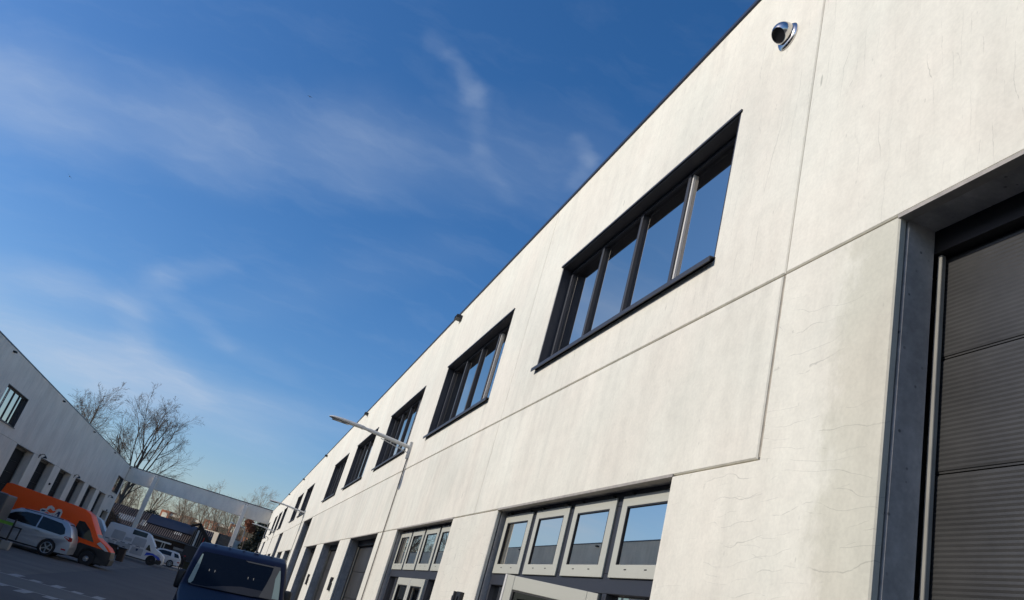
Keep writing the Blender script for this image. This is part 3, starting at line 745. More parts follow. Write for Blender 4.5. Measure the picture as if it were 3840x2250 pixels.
def arc(cx, r, n=9, z0=.2):
    a0 = math.asin(max(-1, min(1, (z0-r*.95)/r)))
    return [(cx-r*math.cos(t), r*.95+r*math.sin(t)) for t in [a0+(math.pi-2*a0)*i/(n-1) for i in range(n)]]
def profile_from(bottom_z, arches, upper):
    """upper: points from rear-bottom up over the roof to nose-bottom, rear first"""
    pr = list(upper)
    for cx, r in sorted(arches, reverse=True):
        pr += [p for p in reversed(arc(cx, r, 9, bottom_z))]
    return pr
def fin(bm, name, m, root, smooth=True):
    bmesh.ops.recalc_face_normals(bm, faces=bm.faces)
    me = bpy.data.meshes.new(name); bm.to_mesh(me); bm.free(); me.materials.append(M[m])
    for p in me.polygons: p.use_smooth = smooth
    if smooth and hasattr(me, 'set_sharp_from_angle'): me.set_sharp_from_angle(angle=R(35))
    o = bpy.data.objects.new(name, me); C.objects.link(o); o.parent = root; ORI[o.name] = Vector((0, 0, 0)); return o
def split_low(o, zc, m, name='lower_body'):
    bm = bmesh.new(); bm.from_mesh(o.data)
    bmesh.ops.bisect_plane(bm, geom=bm.verts[:]+bm.edges[:]+bm.faces[:], plane_co=(0, 0, zc), plane_no=(0, 0, 1))
    b2 = bm.copy()
    bmesh.ops.delete(bm, geom=[f for f in bm.faces if f.calc_center_median().z < zc], context='FACES')
    bmesh.ops.delete(b2, geom=[f for f in b2.faces if f.calc_center_median().z > zc], context='FACES')
    bm.to_mesh(o.data); bm.free()
    me = bpy.data.meshes.new(name); b2.to_mesh(me); b2.free(); me.materials.append(M[m])
    for p in me.polygons: p.use_smooth = True
    me.set_sharp_from_angle(angle=R(35)); o.data.set_sharp_from_angle(angle=R(35))
    q = bpy.data.objects.new(name, me); C.objects.link(q); q.parent = o.parent; ORI[q.name] = Vector((0, 0, 0))
class Veh:
    def __init__(s, root, hw, belt, top, tumble, nose=0, nose_x=0, xm=1):
        s.root = root; s.hw = hw; s.a = (belt, top, tumble, nose, nose_x, xm)
    def side(s, name, poly, m, both=True, off=.008, parent=None, thick=.02):
        o = None
        for sg in ((-1, 1) if both else (-1,)):
            bm = bmesh.new()
            vs = [bm.verts.new((x, sg*(s.hw*width_at(x, z, *s.a)+off), z)) for x, z in poly]
            bm.faces.new(vs)
            ex = bmesh.ops.extrude_face_region(bm, geom=bm.faces[:])
            for e in ex['geom']:
                if isinstance(e, bmesh.types.BMVert): e.co.y -= sg*thick
            bmesh.ops.triangulate(bm, faces=[f for f in bm.faces if len(f.verts) > 4])
            o = fin(bm, name, m, parent or s.root, False)
        return o
    def wheel(s, x, r, rim, spokes=0, w=.2, inset=.03, rim_m='chrome'):
        for sg in (-1, 1):
            yo = sg*(s.hw-inset)
            Mx = Matrix.Translation((x, yo, r)) @ (Matrix.Rotation(math.pi, 4, 'Z') if sg > 0 else Matrix.Identity(4))
            b = MB(); b.lathe([(.0, rim), (-.004, rim+.02), (.0, r*.94), (.02, r), (w-.02, r), (w, r*.94), (w, rim)], 28, Mx)
            ty = b.obj('wheel', 'rubber', s.root, smooth=True)
            d = MB()
            if spokes:
                d.lathe([(.02, rim*1.0), (.0, rim*.97), (.012, rim*.86), (.05, rim*.85), (.055, .001)], 28, Mx); d.obj('rim', 'black', ty, smooth=True)
                e = MB(); e.lathe([(-.001, rim*1.0), (-.004, rim*.95), (.01, rim*.88)], 28, Mx); e.lathe([(-.002, .0001), (-.002, rim*.2), (.02, rim*.22)], 14, Mx)
                for i in range(spokes):
                    a = 2*math.pi*i/spokes+.3; mt = Mx @ Matrix.Rotation(a, 4, 'Y')
                    e.box((rim*.12, .0, -rim*.11), (rim*.92, .025, rim*.11), mt)
                e.obj('rim_spokes', 'chrome', ty)
            else:
                d.lathe([(.01, rim), (.0, rim*.9), (.03, rim*.7), (.02, rim*.45), (-.01, rim*.3), (-.01, .0001)], 24, Mx); d.obj('rim', rim_m, ty, smooth=True)

# silver SUV (nose to the shaded building)
t = thing('parked_car', 'silver estate SUV parked nose-in with its tail towards the road, left', 'car', (0, 0, 0), local=True)
L = 4.68; hwv = .93
up_ = [(0.0, .30), (-.02, .62), (.06, .95), (.10, 1.05), (.28, 1.38), (.50, 1.60), (.95, 1.69), (1.9, 1.72), (2.6, 1.66), (3.45, 1.12), (4.45, .95), (4.66, .70), (4.68, .28)]
prof = profile_from(.28, [(.90, .38), (3.62, .38)], up_)
V = Veh(t, hwv, .98, 1.72, .17, .14, 3.5, 4.68)
fin(body(prof, hwv, .98, 1.72, .17, .07, .14, 3.5), 'body', 'silver', t)
MB().box((.25, -.78, .22), (4.4, .78, .62)).obj('underbody', 'black', t)
V.side('side_window', [(.42, 1.10), (.50, 1.33), (.72, 1.50), (1.60, 1.575), (1.62, 1.06), (.56, 1.02)], 'carglass')
V.side('side_window', [(1.68, 1.06), (1.66, 1.58), (2.30, 1.56), (2.72, 1.44), (3.20, 1.10)], 'carglass')
V.side('sill_trim', [(1.35, .36), (1.33, .50), (3.18, .50), (3.16, .36)], 'silver', off=.02)
V.side('door_handle', [(1.45, .90), (1.45, .95), (1.68, .96), (1.68, .91)], 'chrome', off=.025)
V.side('door_handle', [(2.62, .91), (2.62, .96), (2.85, .97), (2.85, .92)], 'chrome', off=.025)
V.side('taillight', [(.0, .86), (.03, 1.02), (.33, 1.03), (.40, .98), (.12, .84)], 'red', off=.012)
V.side('reverse_light', [(.16, .93), (.18, 1.0), (.32, 1.01), (.36, .98)], 'lamp_clear', off=.018)
V.side('bumper_reflector', [(.10, .44), (.10, .50), (.30, .50), (.30, .44)], 'red', off=.012)
V.side('roof_rail', [(.75, 1.655), (.75, 1.69), (2.45, 1.68), (2.45, 1.645)], 'grey', off=.004)
MB().quad((.155, -.62, 1.12), (.155, .62, 1.12), (.43, .60, 1.54), (.43, -.60, 1.54)).obj('rear_window', 'carglass', t, fix=False)
V.wheel(.90, .36, .245, 5); V.wheel(3.62, .36, .245, 5)
t.location = (-6.62, 42.75, .004); t.rotation_euler.z = math.pi

# large panel vans (orange and white) and a shorter one
def panel_van(root, Lh, hw, H, paint, low=None):
    up_ = [(0, .32), (-.02, 1.0), (0, 1.9), (.06, H-.06), (.25, H), (Lh*.55, H), (Lh-2.05, H-.03), (Lh-1.72, H-.16), (Lh-.88, 1.34), (Lh-.30, 1.10), (Lh-.06, .92), (Lh, .62), (Lh-.02, .28)]
    pr = profile_from(.30, [(1.15, .40), (Lh-.98, .40)], up_)
    V = Veh(root, hw, 1.15, H, .07, .16, Lh-1.4, Lh)
    o = fin(body(pr, hw, 1.15, H, .07, .09, .16, Lh-1.4), 'body', paint, root)
    if low: split_low(o, *low)
    MB().box((.3, -hw+.16, .22), (Lh-.25, hw-.16, .8)).obj('underbody', 'black', root)
    return V
t = thing('parked_van', 'orange parcel van with black lower body parked nose to the road, left', 'van', (0, 0, 0), local=True)
V = panel_van(t, 5.85, 1.0, 2.42, 'orange', (.93, 'black'))
V.side('cab_window', [(3.78, 1.22), (3.80, 1.83), (4.05, 1.86), (4.42, 1.62), (4.86, 1.12), (4.2, 1.13)], 'carglass', off=.012)
V.side('headlight', [(5.02, 1.10), (5.12, 1.24), (5.35, 1.14), (5.66, .92), (5.50, .90)], 'lamp_clear', off=.02)
MB().quad((4.10, -.80, 2.20), (4.10, .80, 2.20), (4.95, .84, 1.38), (4.95, -.84, 1.38)).obj('windscreen', 'carglass', t, fix=False)
MB().box((5.80, -.85, .30), (5.90, .85, .62)).obj('front_bumper', 'black', t, bevel=.03)
lg = [(2.02, 1.60), (1.96, 1.74), (2.06, 1.82), (2.20, 1.84), (2.22, 1.98), (2.34, 2.06), (2.50, 2.00), (2.58, 1.90), (2.70, 2.02), (2.84, 2.03), (2.93, 1.92), (2.95, 1.66), (2.84, 1.58), (2.72, 1.60), (2.60, 1.68), (2.46, 1.64), (2.34, 1.72), (2.20, 1.66)]
V.side('logo', lg, 'logo_white', off=.010, both=False, thick=.006)
cx_, cz_ = 2.46, 1.83
V.side('logo_centre', [(2.26, 1.78), (2.36, 1.92), (2.52, 1.84), (2.66, 1.92), (2.60, 1.78), (2.44, 1.72)], 'orange', off=.016, both=False, thick=.006)
V.side('logo_shadow', [(2.66, 1.66), (2.76, 1.92), (2.86, 1.90), (2.88, 1.68), (2.80, 1.64), (2.77, 1.80)], 'logo_navy', off=.016, both=False, thick=.006)
V.side('logo_shadow', [(2.04, 1.68), (2.04, 1.76), (2.22, 1.76), (2.18, 1.70)], 'logo_navy', off=.016, both=False, thick=.006)
V.wheel(1.15, .34, .17); V.wheel(4.87, .34, .13, rim_m='chrome', inset=-.02)
t.location = (-11.0, 45.3, .0); t.rotation_euler = (0, R(2.6), 0); t.location.z = .17

t = thing('parked_van', 'white patched van with blue front wing and shield emblem, before the portal', 'van', (0, 0, 0), local=True)
V = panel_van(t, 5.2, 1.0, 2.45, 'white')
V.side('blue_wing', [(3.62, .62), (3.70, .92), (4.25, .95), (4.80, .80), (4.98, .62), (4.75, .56), (4.62, .66), (4.2, .83), (3.85, .70)], 'blue', off=.014)
V.side('front_skirt', [(4.60, .30), (4.64, .58), (5.0, .60), (5.12, .50), (5.10, .28)], 'black', off=.016)
V.side('cab_window', [(3.52, 1.10), (3.62, 1.50), (3.70, 1.52), (3.98, 1.05)], 'carglass', off=.014)
V.side('roof_window', [(2.05, 1.98), (2.05, 2.36), (3.22, 2.34), (3.22, 1.98)], 'carglass', off=.012)
for (a, b, c, d) in ((.55, 1.55, 1.25, 1.95), (2.3, 3.35, 1.2, 1.86), (1.62, 2.2, 1.36, 1.62), (.42, 1.0, .62, 1.08), (1.1, 2.3, .52, 1.10), (2.4, 3.4, .50, 1.05)):
    V.side('side_panel', [(a, c+.05), (a+.05, d), (b-.06, d), (b, d-.08), (b, c), (a+.06, c)], 'white_patch', off=.03)
for x in (.15, .75, 1.42, 2.05, 2.68): V.side('side_rail', [(x, 1.12), (x, 1.17), (x+.36, 1.17), (x+.36, 1.12)], 'logo_navy', off=.02)
V.side('door_handle', [(1.72, .80), (1.72, .86), (1.95, .86), (1.95, .80)], 'black', off=.04)
V.side('shield_emblem', [(2.80, .86), (2.80, .98), (2.98, .98), (2.98, .86), (2.89, .76)], 'logo_navy', off=.04, both=False)
V.side('headlight', [(4.55, .88), (4.60, 1.02), (4.80, .98), (4.98, .80), (4.85, .76)], 'lamp_clear', off=.02)
MB().quad((3.48, -.80, 2.2), (3.48, .80, 2.2), (4.30, .84, 1.38), (4.30, -.84, 1.38)).obj('windscreen', 'carglass', t, fix=False)
V.wheel(1.15, .36, .2, rim_m='black'); V.wheel(4.22, .36, .2, rim_m='black')
t.location = (-9.95, 76.9, .004)
t = thing('parked_van', 'white van with bright blue lower body, its front left of the patched white van', 'van', (0, 0, 0), local=True)
V = panel_van(t, 4.6, .95, 2.5, 'white', (1.1, 'blue', 'blue_lower_body'))
V.side('cab_window', [(2.6, 1.30), (2.65, 1.85), (2.9, 1.88), (3.5, 1.25)], 'carglass', off=.014)
V.wheel(1.15, .36, .2, rim_m='black'); V.wheel(3.62, .36, .2, rim_m='black')
t.location = (-14.0+.0, 79.6, .004); t.location.x = -13.9

# white SUV beyond, tail to the right
t = thing('parked_car', 'small white SUV before the brick shed, partly behind the white van', 'car', (0, 0, 0), local=True)
Lw = 4.0; up_ = [(0.0, .30), (-.02, .62), (.04, .92), (.28, 1.28), (.42, 1.42), (.9, 1.47), (1.7, 1.46), (2.25, 1.38), (2.9, .98), (3.7, .84), (3.95, .62), (3.98, .28)]
V = Veh(t, .86, .88, 1.47, .16, .12, 3.0, 3.98)
fin(body(profile_from(.28, [(.82, .34), (3.15, .34)], up_), .86, .88, 1.47, .16, .06, .12, 3.0), 'body', 'white', t)
MB().box((.2, -.72, .2), (3.8, .72, .6)).obj('underbody', 'black', t)
V.side('side_window', [(.20, .98), (.30, 1.18), (.42, 1.28), (.78, 1.32), (.62, .96)], 'carglass')
V.side('side_window', [(.98, .97), (1.0, 1.34), (1.75, 1.34), (2.10, 1.27), (2.55, .98)], 'carglass')
V.side('door_handle', [(1.05, .84), (1.05, .88), (1.25, .88), (1.25, .84)], 'chrome', off=.03)
V.side('taillight', [(.02, .55), (.02, .66), (.22, .64), (.22, .57)], 'red', off=.015)
V.wheel(.82, .33, .22, 7); V.wheel(3.15, .33, .22, 7)
t.location = (-3.86, 85.9, .10); t.rotation_euler.z = math.pi

# navy van facing the camera, right wheels up on the kerb
t = thing('parked_van', 'dark blue van facing the camera, parked half on the kerb, bottom centre', 'van', (0, 0, 0), local=True)
H = 2.12; hwv = .94; Lb = 4.9
up_ = [(0, .32), (-.02, 1.0), (.02, 1.85), (.08, H-.05), (.3, H), (2.0, H+.01), (2.75, H-.01), (3.02, H-.09), (3.12, 1.96), (3.78, 1.36), (4.15, 1.24), (4.62, 1.08), (4.84, .86), (4.9, .55), (4.88, .28)]
V = Veh(t, hwv, 1.12, H, .13, .20, 3.7, Lb)
fin(body(profile_from(.30, [(.95, .38), (3.95, .38)], up_), hwv, 1.12, H, .13, .09, .20, 3.7, seg=4), 'body', 'navy', t)
MB().box((.3, -.78, .2), (4.6, .78, .7)).obj('underbody', 'black', t)
def slope(x0, z0, x1, z1, k, off):      # point on the screen plane
    dx, dz = x1-x0, z1-z0; ln = math.hypot(dx, dz); nx, nz = -dz/ln, dx/ln
    if nx < 0: nx, nz = -nx, -nz
    return x0+dx*k+nx*off, z0+dz*k+nz*off
def screen(name, rows, m, off):
    b = MB(); vs = []; 
    for k, ya, yb in rows:
        for i in range(7):
            u = i/6; y = ya+(yb-ya)*u
            x, z = slope(3.12, 1.96, 3.78, 1.36, k, off); x += .05*(1-(y/.8)**2)*.6
            vs.append((x, y, z))
    n = 7
    b.add(vs, [(r*n+i, r*n+i+1, (r+1)*n+i+1, (r+1)*n+i) for r in range(len(rows)-1) for i in range(n-1)]); return b.obj(name, m, t, smooth=True, fix=False)
screen('windscreen', [(.03, -.70, .70), (.10, -.735, .735), (.5, -.78, .78), (.93, -.815, .815), (1.0, -.78, .78)], 'windscreen', .012)
screen('painted_pillar_reflection', [(.12, -.725, -.70), (.5, -.77, -.70), (.9, -.805, -.72), (.97, -.79, -.75)], 'screen_edge', .018)  # strips on the screen imitate pillar reflections and side-window light
screen('painted_pillar_reflection', [(.04, .60, .72), (.3, .58, .755), (.6, .53, .78), (.98, .45, .79)], 'screen_grey', .018)
screen('painted_pillar_reflection', [(.14, .715, .735), (.4, .67, .765), (.7, .68, .79), (.96, .68, .805)], 'screen_edge', .022)
screen('sun_visor', [(.05, .06, .62), (.09, .12, .62)], 'screen_grey', .017)
screen('dashboard', [(.80, .1, .62), (.88, -.2, .66), (.99, -.5, .70)], 'black', .016)
for y in (-.52, -.42, .18, .28): screen('headrest_rod', [(.50, y, y+.012), (.56, y, y+.012)], 'trim', .018)
screen('wiper', [(.985, -.75, .35), (1.01, -.75, .35)], 'black', .022)
for sg in (-1, 1):
    MB().box((3.40, min(sg*.885, sg*1.03), 1.26), (3.54, max(sg*.885, sg*1.03), 1.58)).obj('wing_mirror', 'black', t, bevel=.04, seg=3, smooth=True)
    MB().box((3.44, min(sg*.78, sg*.90), 1.30), (3.50, max(sg*.78, sg*.90), 1.36)).obj('mirror_arm', 'black', t)
MB().box((4.80, -.72, .52), (4.93, .72, .78)).obj('grille', 'black', t, bevel=.02)
for sg in (-1, 1): MB().box((4.60, min(sg*.50, sg*.78), .86), (4.82, max(sg*.50, sg*.78), 1.02)).obj('headlight', 'lamp_clear', t, bevel=.03)
for i in range(5):
    y = -.55+i*.27; MB().box((2.70, y-.02, H+.0), (2.78, y+.02, H+.018)).obj('roof_stud', 'logo_navy', t)
b = MB(); b.lathe([(0, .0001), (0, .045), (.03, .03), (.045, .0001)], 12, Matrix.Translation((2.72, .22, H)) @ Matrix.Rotation(R(90), 4, 'X')); b.obj('antenna_base', 'black', t)
MB().tube([(2.72, .22, H+.03), (2.62, .22, H+.2)], .006, 6).obj('antenna', 'black', t)
MB().tube([(2.98, .80, H-.14), (3.0, .83, H-.2), (3.1, .86, 1.9)], .012, 6).obj('gutter_trim', 'lampgrey', t)
V.side('side_window', [(2.55, 1.25), (2.55, 1.85), (3.0, 1.85), (3.45, 1.30)], 'carglass')
V.wheel(.95, .33, .2); V.wheel(3.95, .33, .2)
t.rotation_euler = (0, R(0), R(-90)); t.location = (.44, 19.55, .05)
t.rotation_euler = (Matrix.Rotation(R(-4.2), 4, 'Y') @ Matrix.Rotation(R(-90), 4, 'Z')).to_euler()

# ------------------------------------------------------------------ clutter at the left
t = thing('box_trailer', 'dark navy box trailer with grey corner frame at the left edge', 'trailer', (-11.4, 39.5, 0))
MB().box((-13.4, 38.9, .55), (-9.62, 40.4, 1.98)).obj('box', 'navy_box', t, bevel=.03)
MB().box((-9.62, 38.85, .50), (-9.20, 40.45, 2.02)).obj('corner_frame', 'grey', t, bevel=.05)
MB().box((-13.4, 38.86, 1.98), (-9.62, 40.44, 2.05)).obj('roof_edge', 'grey', t, bevel=.01)
for x in (-12.4, -10.9):
    MB().lathe([(-.1, .0001), (-.1, .3), (.1, .3), (.1, .0001)], 20, Matrix.Translation((x, 38.95, .3))).obj('wheel', 'rubber', t, smooth=True)
t = thing('barrier', 'low black barrier stand with green top bar in front of the silver car', 'barrier', (-8.6, 38.2, 0))
MB().box((-10.2, 38.16, .92), (-8.35, 38.22, 1.04)).obj('top_bar', 'green', t)
MB().box((-8.38, 38.14, .3), (-8.32, 38.22, 1.20)).obj('post', 'black', t)
MB().box((-8.06, 38.14, .45), (-8.01, 38.22, .92)).obj('post', 'black', t)
MB().box((-8.38, 38.15, .88), (-8.01, 38.21, .93)).obj('cross_bar', 'black', t)
MB().box((-8.48, 38.0, .0), (-8.12, 38.4, .34)).obj('foot', 'kerb', t, bevel=.03)
MB().box((-9.02, 38.15, .80), (-8.92, 38.2, .90)).obj('reflector', 'red', t)
t = thing('waste_bin', 'dark grey upright waste container beyond the nose of the orange van', 'container', (-6.7, 60.3, 0))
MB().prism([(-7.25, .1), (-7.35, .95), (-6.85, 1.0), (-6.8, .1)], 'y', 59.9, 60.8).obj('bin_body', 'darkwall', t, bevel=.03)
MB().box((-7.4, 59.85, .96), (-6.78, 60.85, 1.06)).obj('lid', 'black', t, bevel=.02)
t = thing('waste_bin', 'second dark waste container, nearer the patched white van', 'container', (-6.3, 60.9, 0))
MB().prism([(-6.62, .1), (-6.72, .90), (-6.25, .92), (-6.2, .1)], 'y', 60.3, 61.1).obj('bin_body', 'brick', t, bevel=.03)
MB().box((-6.78, 60.25, .90), (-6.18, 61.15, .98)).obj('lid', 'black', t, bevel=.02)
t = thing('waste_bin', 'low dark green waste container right of the white SUV', 'container', (-2.9, 88, .1))
MB().prism([(-3.5, .1), (-3.6, .95), (-2.6, .95), (-2.7, .1)], 'y', 87.6, 88.4).obj('bin_body', 'leaf_dark', t, bevel=.04)
MB().box((-3.65, 87.55, .95), (-2.55, 88.45, 1.03)).obj('lid', 'black', t, bevel=.02)

# person behind the white SUV
pr_ = thing('person', 'person in dark clothes and red scarf standing behind the white SUV', 'person', (0, 0, 0), local=True)
def skin_fig(name, verts, edges, rad, m, root):
    me = bpy.data.meshes.new(name); me.from_pydata(verts, edges, []); o = bpy.data.objects.new(name, me); C.objects.link(o)
    md = o.modifiers.new('skin', 'SKIN'); md.use_smooth_shade = True
    sv = me.skin_vertices[0].data
    for i, r in enumerate(rad): sv[i].radius = (r, r)
    sv[0].use_root = True
    o.modifiers.new('sub', 'SUBSURF').levels = 1
    dg = bpy.context.evaluated_depsgraph_get(); me2 = bpy.data.meshes.new_from_object(o.evaluated_get(dg)); bpy.data.objects.remove(o)
    me2.materials.clear(); me2.materials.append(M[m]); o = bpy.data.objects.new(name, me2); C.objects.link(o); o.parent = root; return o
pv_ = [(0, 0, .95), (0, 0, 1.2), (0, 0, 1.42), (0, 0, 1.52), (0, .02, 1.62), (0, .02, 1.72), (.10, 0, .9), (.11, .02, .5), (.11, 0, .08), (.11, -.14, .04), (-.10, 0, .9), (-.11, .02, .5), (-.11, 0, .08), (-.11, -.14, .04),
       (.20, 0, 1.40), (.25, .02, 1.12), (.24, -.10, .88), (-.20, 0, 1.40), (-.25, .02, 1.12), (-.24, -.10, .88)]
skin_fig('body', pv_, [(0, 1), (1, 2), (2, 3), (3, 4), (4, 5), (0, 6), (6, 7), (7, 8), (8, 9), (0, 10), (10, 11), (11, 12), (12, 13), (2, 14), (14, 15), (15, 16), (2, 17), (17, 18), (18, 19)],
         [.15, .16, .14, .06, .09, .07, .10, .075, .05, .045, .10, .075, .05, .045, .07, .055, .04, .07, .055, .04], 'cloth', pr_)
MB().lathe([(-.09, .06), (-.05, .11), (.0, .12), (.05, .09)], 14, Matrix.Translation((0, 0, 1.46)) @ Matrix.Rotation(R(90), 4, 'X')).obj('scarf', 'scarf', pr_, smooth=True)
pr_.location = (-3.72, 86.9, .10); pr_.rotation_euler.z = R(20); pr_.scale = (.95, .95, .9)

# ------------------------------------------------------------------ sheds beyond the portal
def corrugated(name, A, B, Cc, D, n, amp, m, root, off=0):
    """sheet A-B along the eave, D-C along the ridge; ribs run A->D"""
    A, B, Cc, D = (Vector(q) for q in (A, B, Cc, D)); nr = (B-A).cross(D-A).normalized()
    if nr.z < 0: nr = -nr
    b = MB(); vs = []
    for i in range(2*n+1):
        u = i/(2*n); o = nr*((amp if i % 2 else 0)+off); vs += [A.lerp(B, u)+o, D.lerp(Cc, u)+o]
    b.add(vs, [(2*i, 2*i+2, 2*i+3, 2*i+1) for i in range(2*n)]); return b.obj(name, m, root, fix=False)
sh = thing('brick_shed', 'low dark brick shed with ribbed brown roof and dark roof sheet beyond the portal', 'shed', (-9, 106, 0))
MB().box((-20, 106.4, 0), (-2.6, 114, 2.75)).obj('wall', 'brick', sh)
corrugated('corrugated_roof', (-20, 106, 2.68), (-2.5, 106, 2.74), (-2.5, 110.5, 4.85), (-20, 110.5, 4.85), 70, .10, 'roof_rust', sh)
corrugated('back_roof', (-20, 115, 2.68), (-2.5, 115, 2.74), (-2.5, 110.5, 4.85), (-20, 110.5, 4.85), 10, .05, 'roof_rust', sh)
corrugated('pale_sheet', (-13.7, 107.0, 3.16), (-11.2, 107.0, 3.16), (-11.2, 108.4, 3.82), (-13.7, 108.4, 3.82), 10, .11, 'roof_white', sh, .02)
corrugated('pale_sheet', (-10.9, 107.0, 3.16), (-10.1, 107.0, 3.16), (-10.1, 108.4, 3.82), (-10.9, 108.4, 3.82), 4, .11, 'roof_white', sh, .02)
corrugated('pale_sheet', (-6.8, 107.2, 3.26), (-5.9, 107.2, 3.26), (-5.9, 107.9, 3.58), (-6.8, 107.9, 3.58), 4, .11, 'roof_white', sh, .02)
MB().box((-20, 105.9, 2.58), (-2.5, 106.02, 2.74)).obj('gutter', 'grey', sh)
b = MB(); A_, B_ = Vector((-10.3, 107.9, 3.62)), Vector((-4.0, 107.9, 3.66)); D_, C_ = Vector((-10.3, 110.3, 4.76)), Vector((-4.0, 110.3, 4.78)); up3 = Vector((0, -.08, .16))
b.add([A_+up3, B_+up3, C_+up3, D_+up3, A_, B_, C_, D_], [(0, 1, 2, 3), (0, 4, 5, 1), (1, 5, 6, 2), (2, 6, 7, 3), (3, 7, 4, 0)]).obj('dark_roof_sheet', 'solar', sh)
MB().box((-6.1, 106.3, 0), (-4.25, 106.39, 1.72)).obj('roller_shutter', 'grey', sh)
MB().box((-6.15, 106.2, 1.72), (-4.2, 106.38, 1.98)).obj('shutter_box', 'kerb', sh)
MB().box((-5.35, 106.26, 1.05), (-5.0, 106.3, 1.4)).obj('shutter_window', 'carglass', sh)
MB().box((-8.8, 105.2, 2.05), (-6.5, 106.4, 2.22)).obj('door_canopy', 'roof_white', sh)
MB().box((-8.7, 106.35, 0), (-6.6, 106.41, 2.02)).obj('doorway', 'black', sh)
for x in (-7.45, -7.15): MB().box((x-.05, 105.3, 0), (x+.05, 105.4, 2.05)).obj('canopy_post', 'roof_white', sh)
gs = thing('gabled_shed', 'dark slatted gable shed with one pale and one pink board, beside the brick shed', 'shed', (-4, 105, 0))
MB().prism([(-4.9, 0), (-4.9, 3.0), (-4.25, 5.25), (-2.1, 3.3), (-2.1, 0)], 'y', 105.6, 109).obj('wall', 'darkwall', gs)
MB().box((-4.9, 105.45, 2.55), (-2.1, 105.6, 2.65)).obj('lower_rail', 'grey', gs)
for i, x in enumerate([-4.62, -4.40, -4.12, -3.80, -3.52, -3.22, -2.92]):
    mm = {2: 'roof_white', 5: 'red'}.get(i, 'fence'); hgt = 4.5 if x < -3.9 else 4.5-(x+3.9)*.95
    MB().box((x-(.10 if i == 2 else .045), 105.52, 2.65), (x+(.10 if i == 2 else .045), 105.59, hgt)).obj('slat', mm, gs)
MB().prism([(-4.25, 5.25), (-4.2, 5.36), (-1.95, 3.30), (-2.05, 3.2)], 'y', 105.3, 109.1).obj('verge_board', 'black', gs)
MB().prism([(-4.25, 5.25), (-4.2, 5.36), (-5.3, 4.8), (-5.3, 4.7)], 'y', 105.3, 109.1).obj('verge_board', 'black', gs)
MB().box((-4.9, 104.6, 0), (-2.3, 105.4, 2.5)).obj('lean_to', 'black', gs)
hb = thing('house', 'small cream house, its front lit by the sun and right side coloured dark as in shade, beyond the sheds', 'house', (-3, 125, 0), local=True)
for nm, mm, a, b_ in (('front_wall', 'creamwall', (-2.6, -.02, 0), (2.0, .1, 5.4)), ('side_wall', 'darkwall', (2.0, 0, 0), (2.12, 3.2, 5.35)), ('roof', 'brick', (-2.6, .1, 5.2), (2.0, 3.2, 5.36))):  # side wall's shade is put into its near-black colour
    MB().box(a, b_).obj(nm, mm, hb)
for x in (.35, -.25): MB().box((x, -.05, 0), (x+.06, -.02, 5.3)).obj('downpipe', 'fence', hb)
hb.location = (-3.75, 124.2, 0); hb.rotation_euler.z = R(-36)
fe = thing('slatted_fence', 'tall weathered vertical board fence seen past the right portal post', 'fence', (0, 118, 0))
for i in range(34):
    x = -1.75+i*.145
    MB().box((x, 118, 0), (x+.085, 118.05, 5.2+.1*math.sin(i*1.7))).obj('board', 'fence', fe)
MB().box((-1.8, 118.06, 1), (3.3, 118.12, 1.15)).box((-1.8, 118.06, 4.3), (3.3, 118.12, 4.45)).obj('rail', 'darkwall', fe)
ct = thing('site_container', 'white ribbed site container standing before the board fence, right of the post', 'container', (.55, 116, 0))
corr = MB()
for i in range(12):
    x = .0+i*.095; corr.box((x, 116.0, 3.9), (x+.06, 116.06, 4.9))
corr.obj('ribbed_side', 'roof_white', ct); MB().box((0, 116.06, 0), (1.14, 117.6, 4.88)).obj('box', 'roof_white', ct); MB().box((0, 115.99, 0), (1.14, 116.05, 3.9)).obj('base', 'darkwall', ct)

def far_lamp(x, y, h, reach, label):
    t = thing('street_lamp', label, 'street lamp', (x, y, 0), 'curved street lamps beyond the portal')
    MB().tube([(x, y, 0), (x, y, h-.6), (x-.06, y, h-.25), (x-.3, y, h-.02), (x-reach, y, h+.04)], [.075, .06, .055, .05, .045], 10).obj('post', 'pole', t, smooth=True)
    MB().tube([(x-reach, y, h+.04), (x-reach-.25, y, h+.06), (x-reach-.62, y, h+.08)], [.05, .1, .06], 10).obj('lamp_head', 'lampgrey', t, smooth=True)
far_lamp(.98, 112, 6.55, .75, 'curved street lamp post rising in front of the dark hedge')
far_lamp(.25, 130, 7.4, 1.0, 'second street lamp, its pale head left of the right portal post')

# flats far behind
fl = thing('apartment_block', 'long low red brick flats with cream parapets far behind the bare trees', 'building', (-10, 190, 0))
segs = [(-17.6, -15.3, 8.7, 'redbrick'), (-15.3, -12.4, 8.25, 'creamflat'), (-12.4, -9.2, 8.7, 'redbrick'), (-9.2, -6.3, 8.45, 'creamflat'), (-6.3, -3.0, 9.1, 'redbrick'), (-3.0, .2, 8.9, 'creamflat'), (.2, 2.6, 9.6, 'redbrick'), (2.6, 6, 9.4, 'creamflat')]
for i, (a, b_, h, mm) in enumerate(segs):
    if mm == 'redbrick':
        MB().box((a, 189.5, 0), (b_, 192, h)).obj('brick_wall', mm, fl)
        for x in (a+.5, (a+b_)/2): MB().box((x, 189.44, h-1.7), (x+.75, 189.5, h-.5)).obj('window', 'creamflat', fl)
    else:
        MB().box((a, 190.2, 0), (b_, 192, h-.1)).obj('brick_wall', 'redbrick', fl)
        MB().box((a, 189.9, h-.45), (b_, 190.2, h+.05)).obj('parapet', mm, fl)
        MB().box((a, 190.12, h-1.6), (b_, 190.2, h-.6)).obj('window_band', 'carglass', fl)

fl.rotation_euler.z = R(-33)

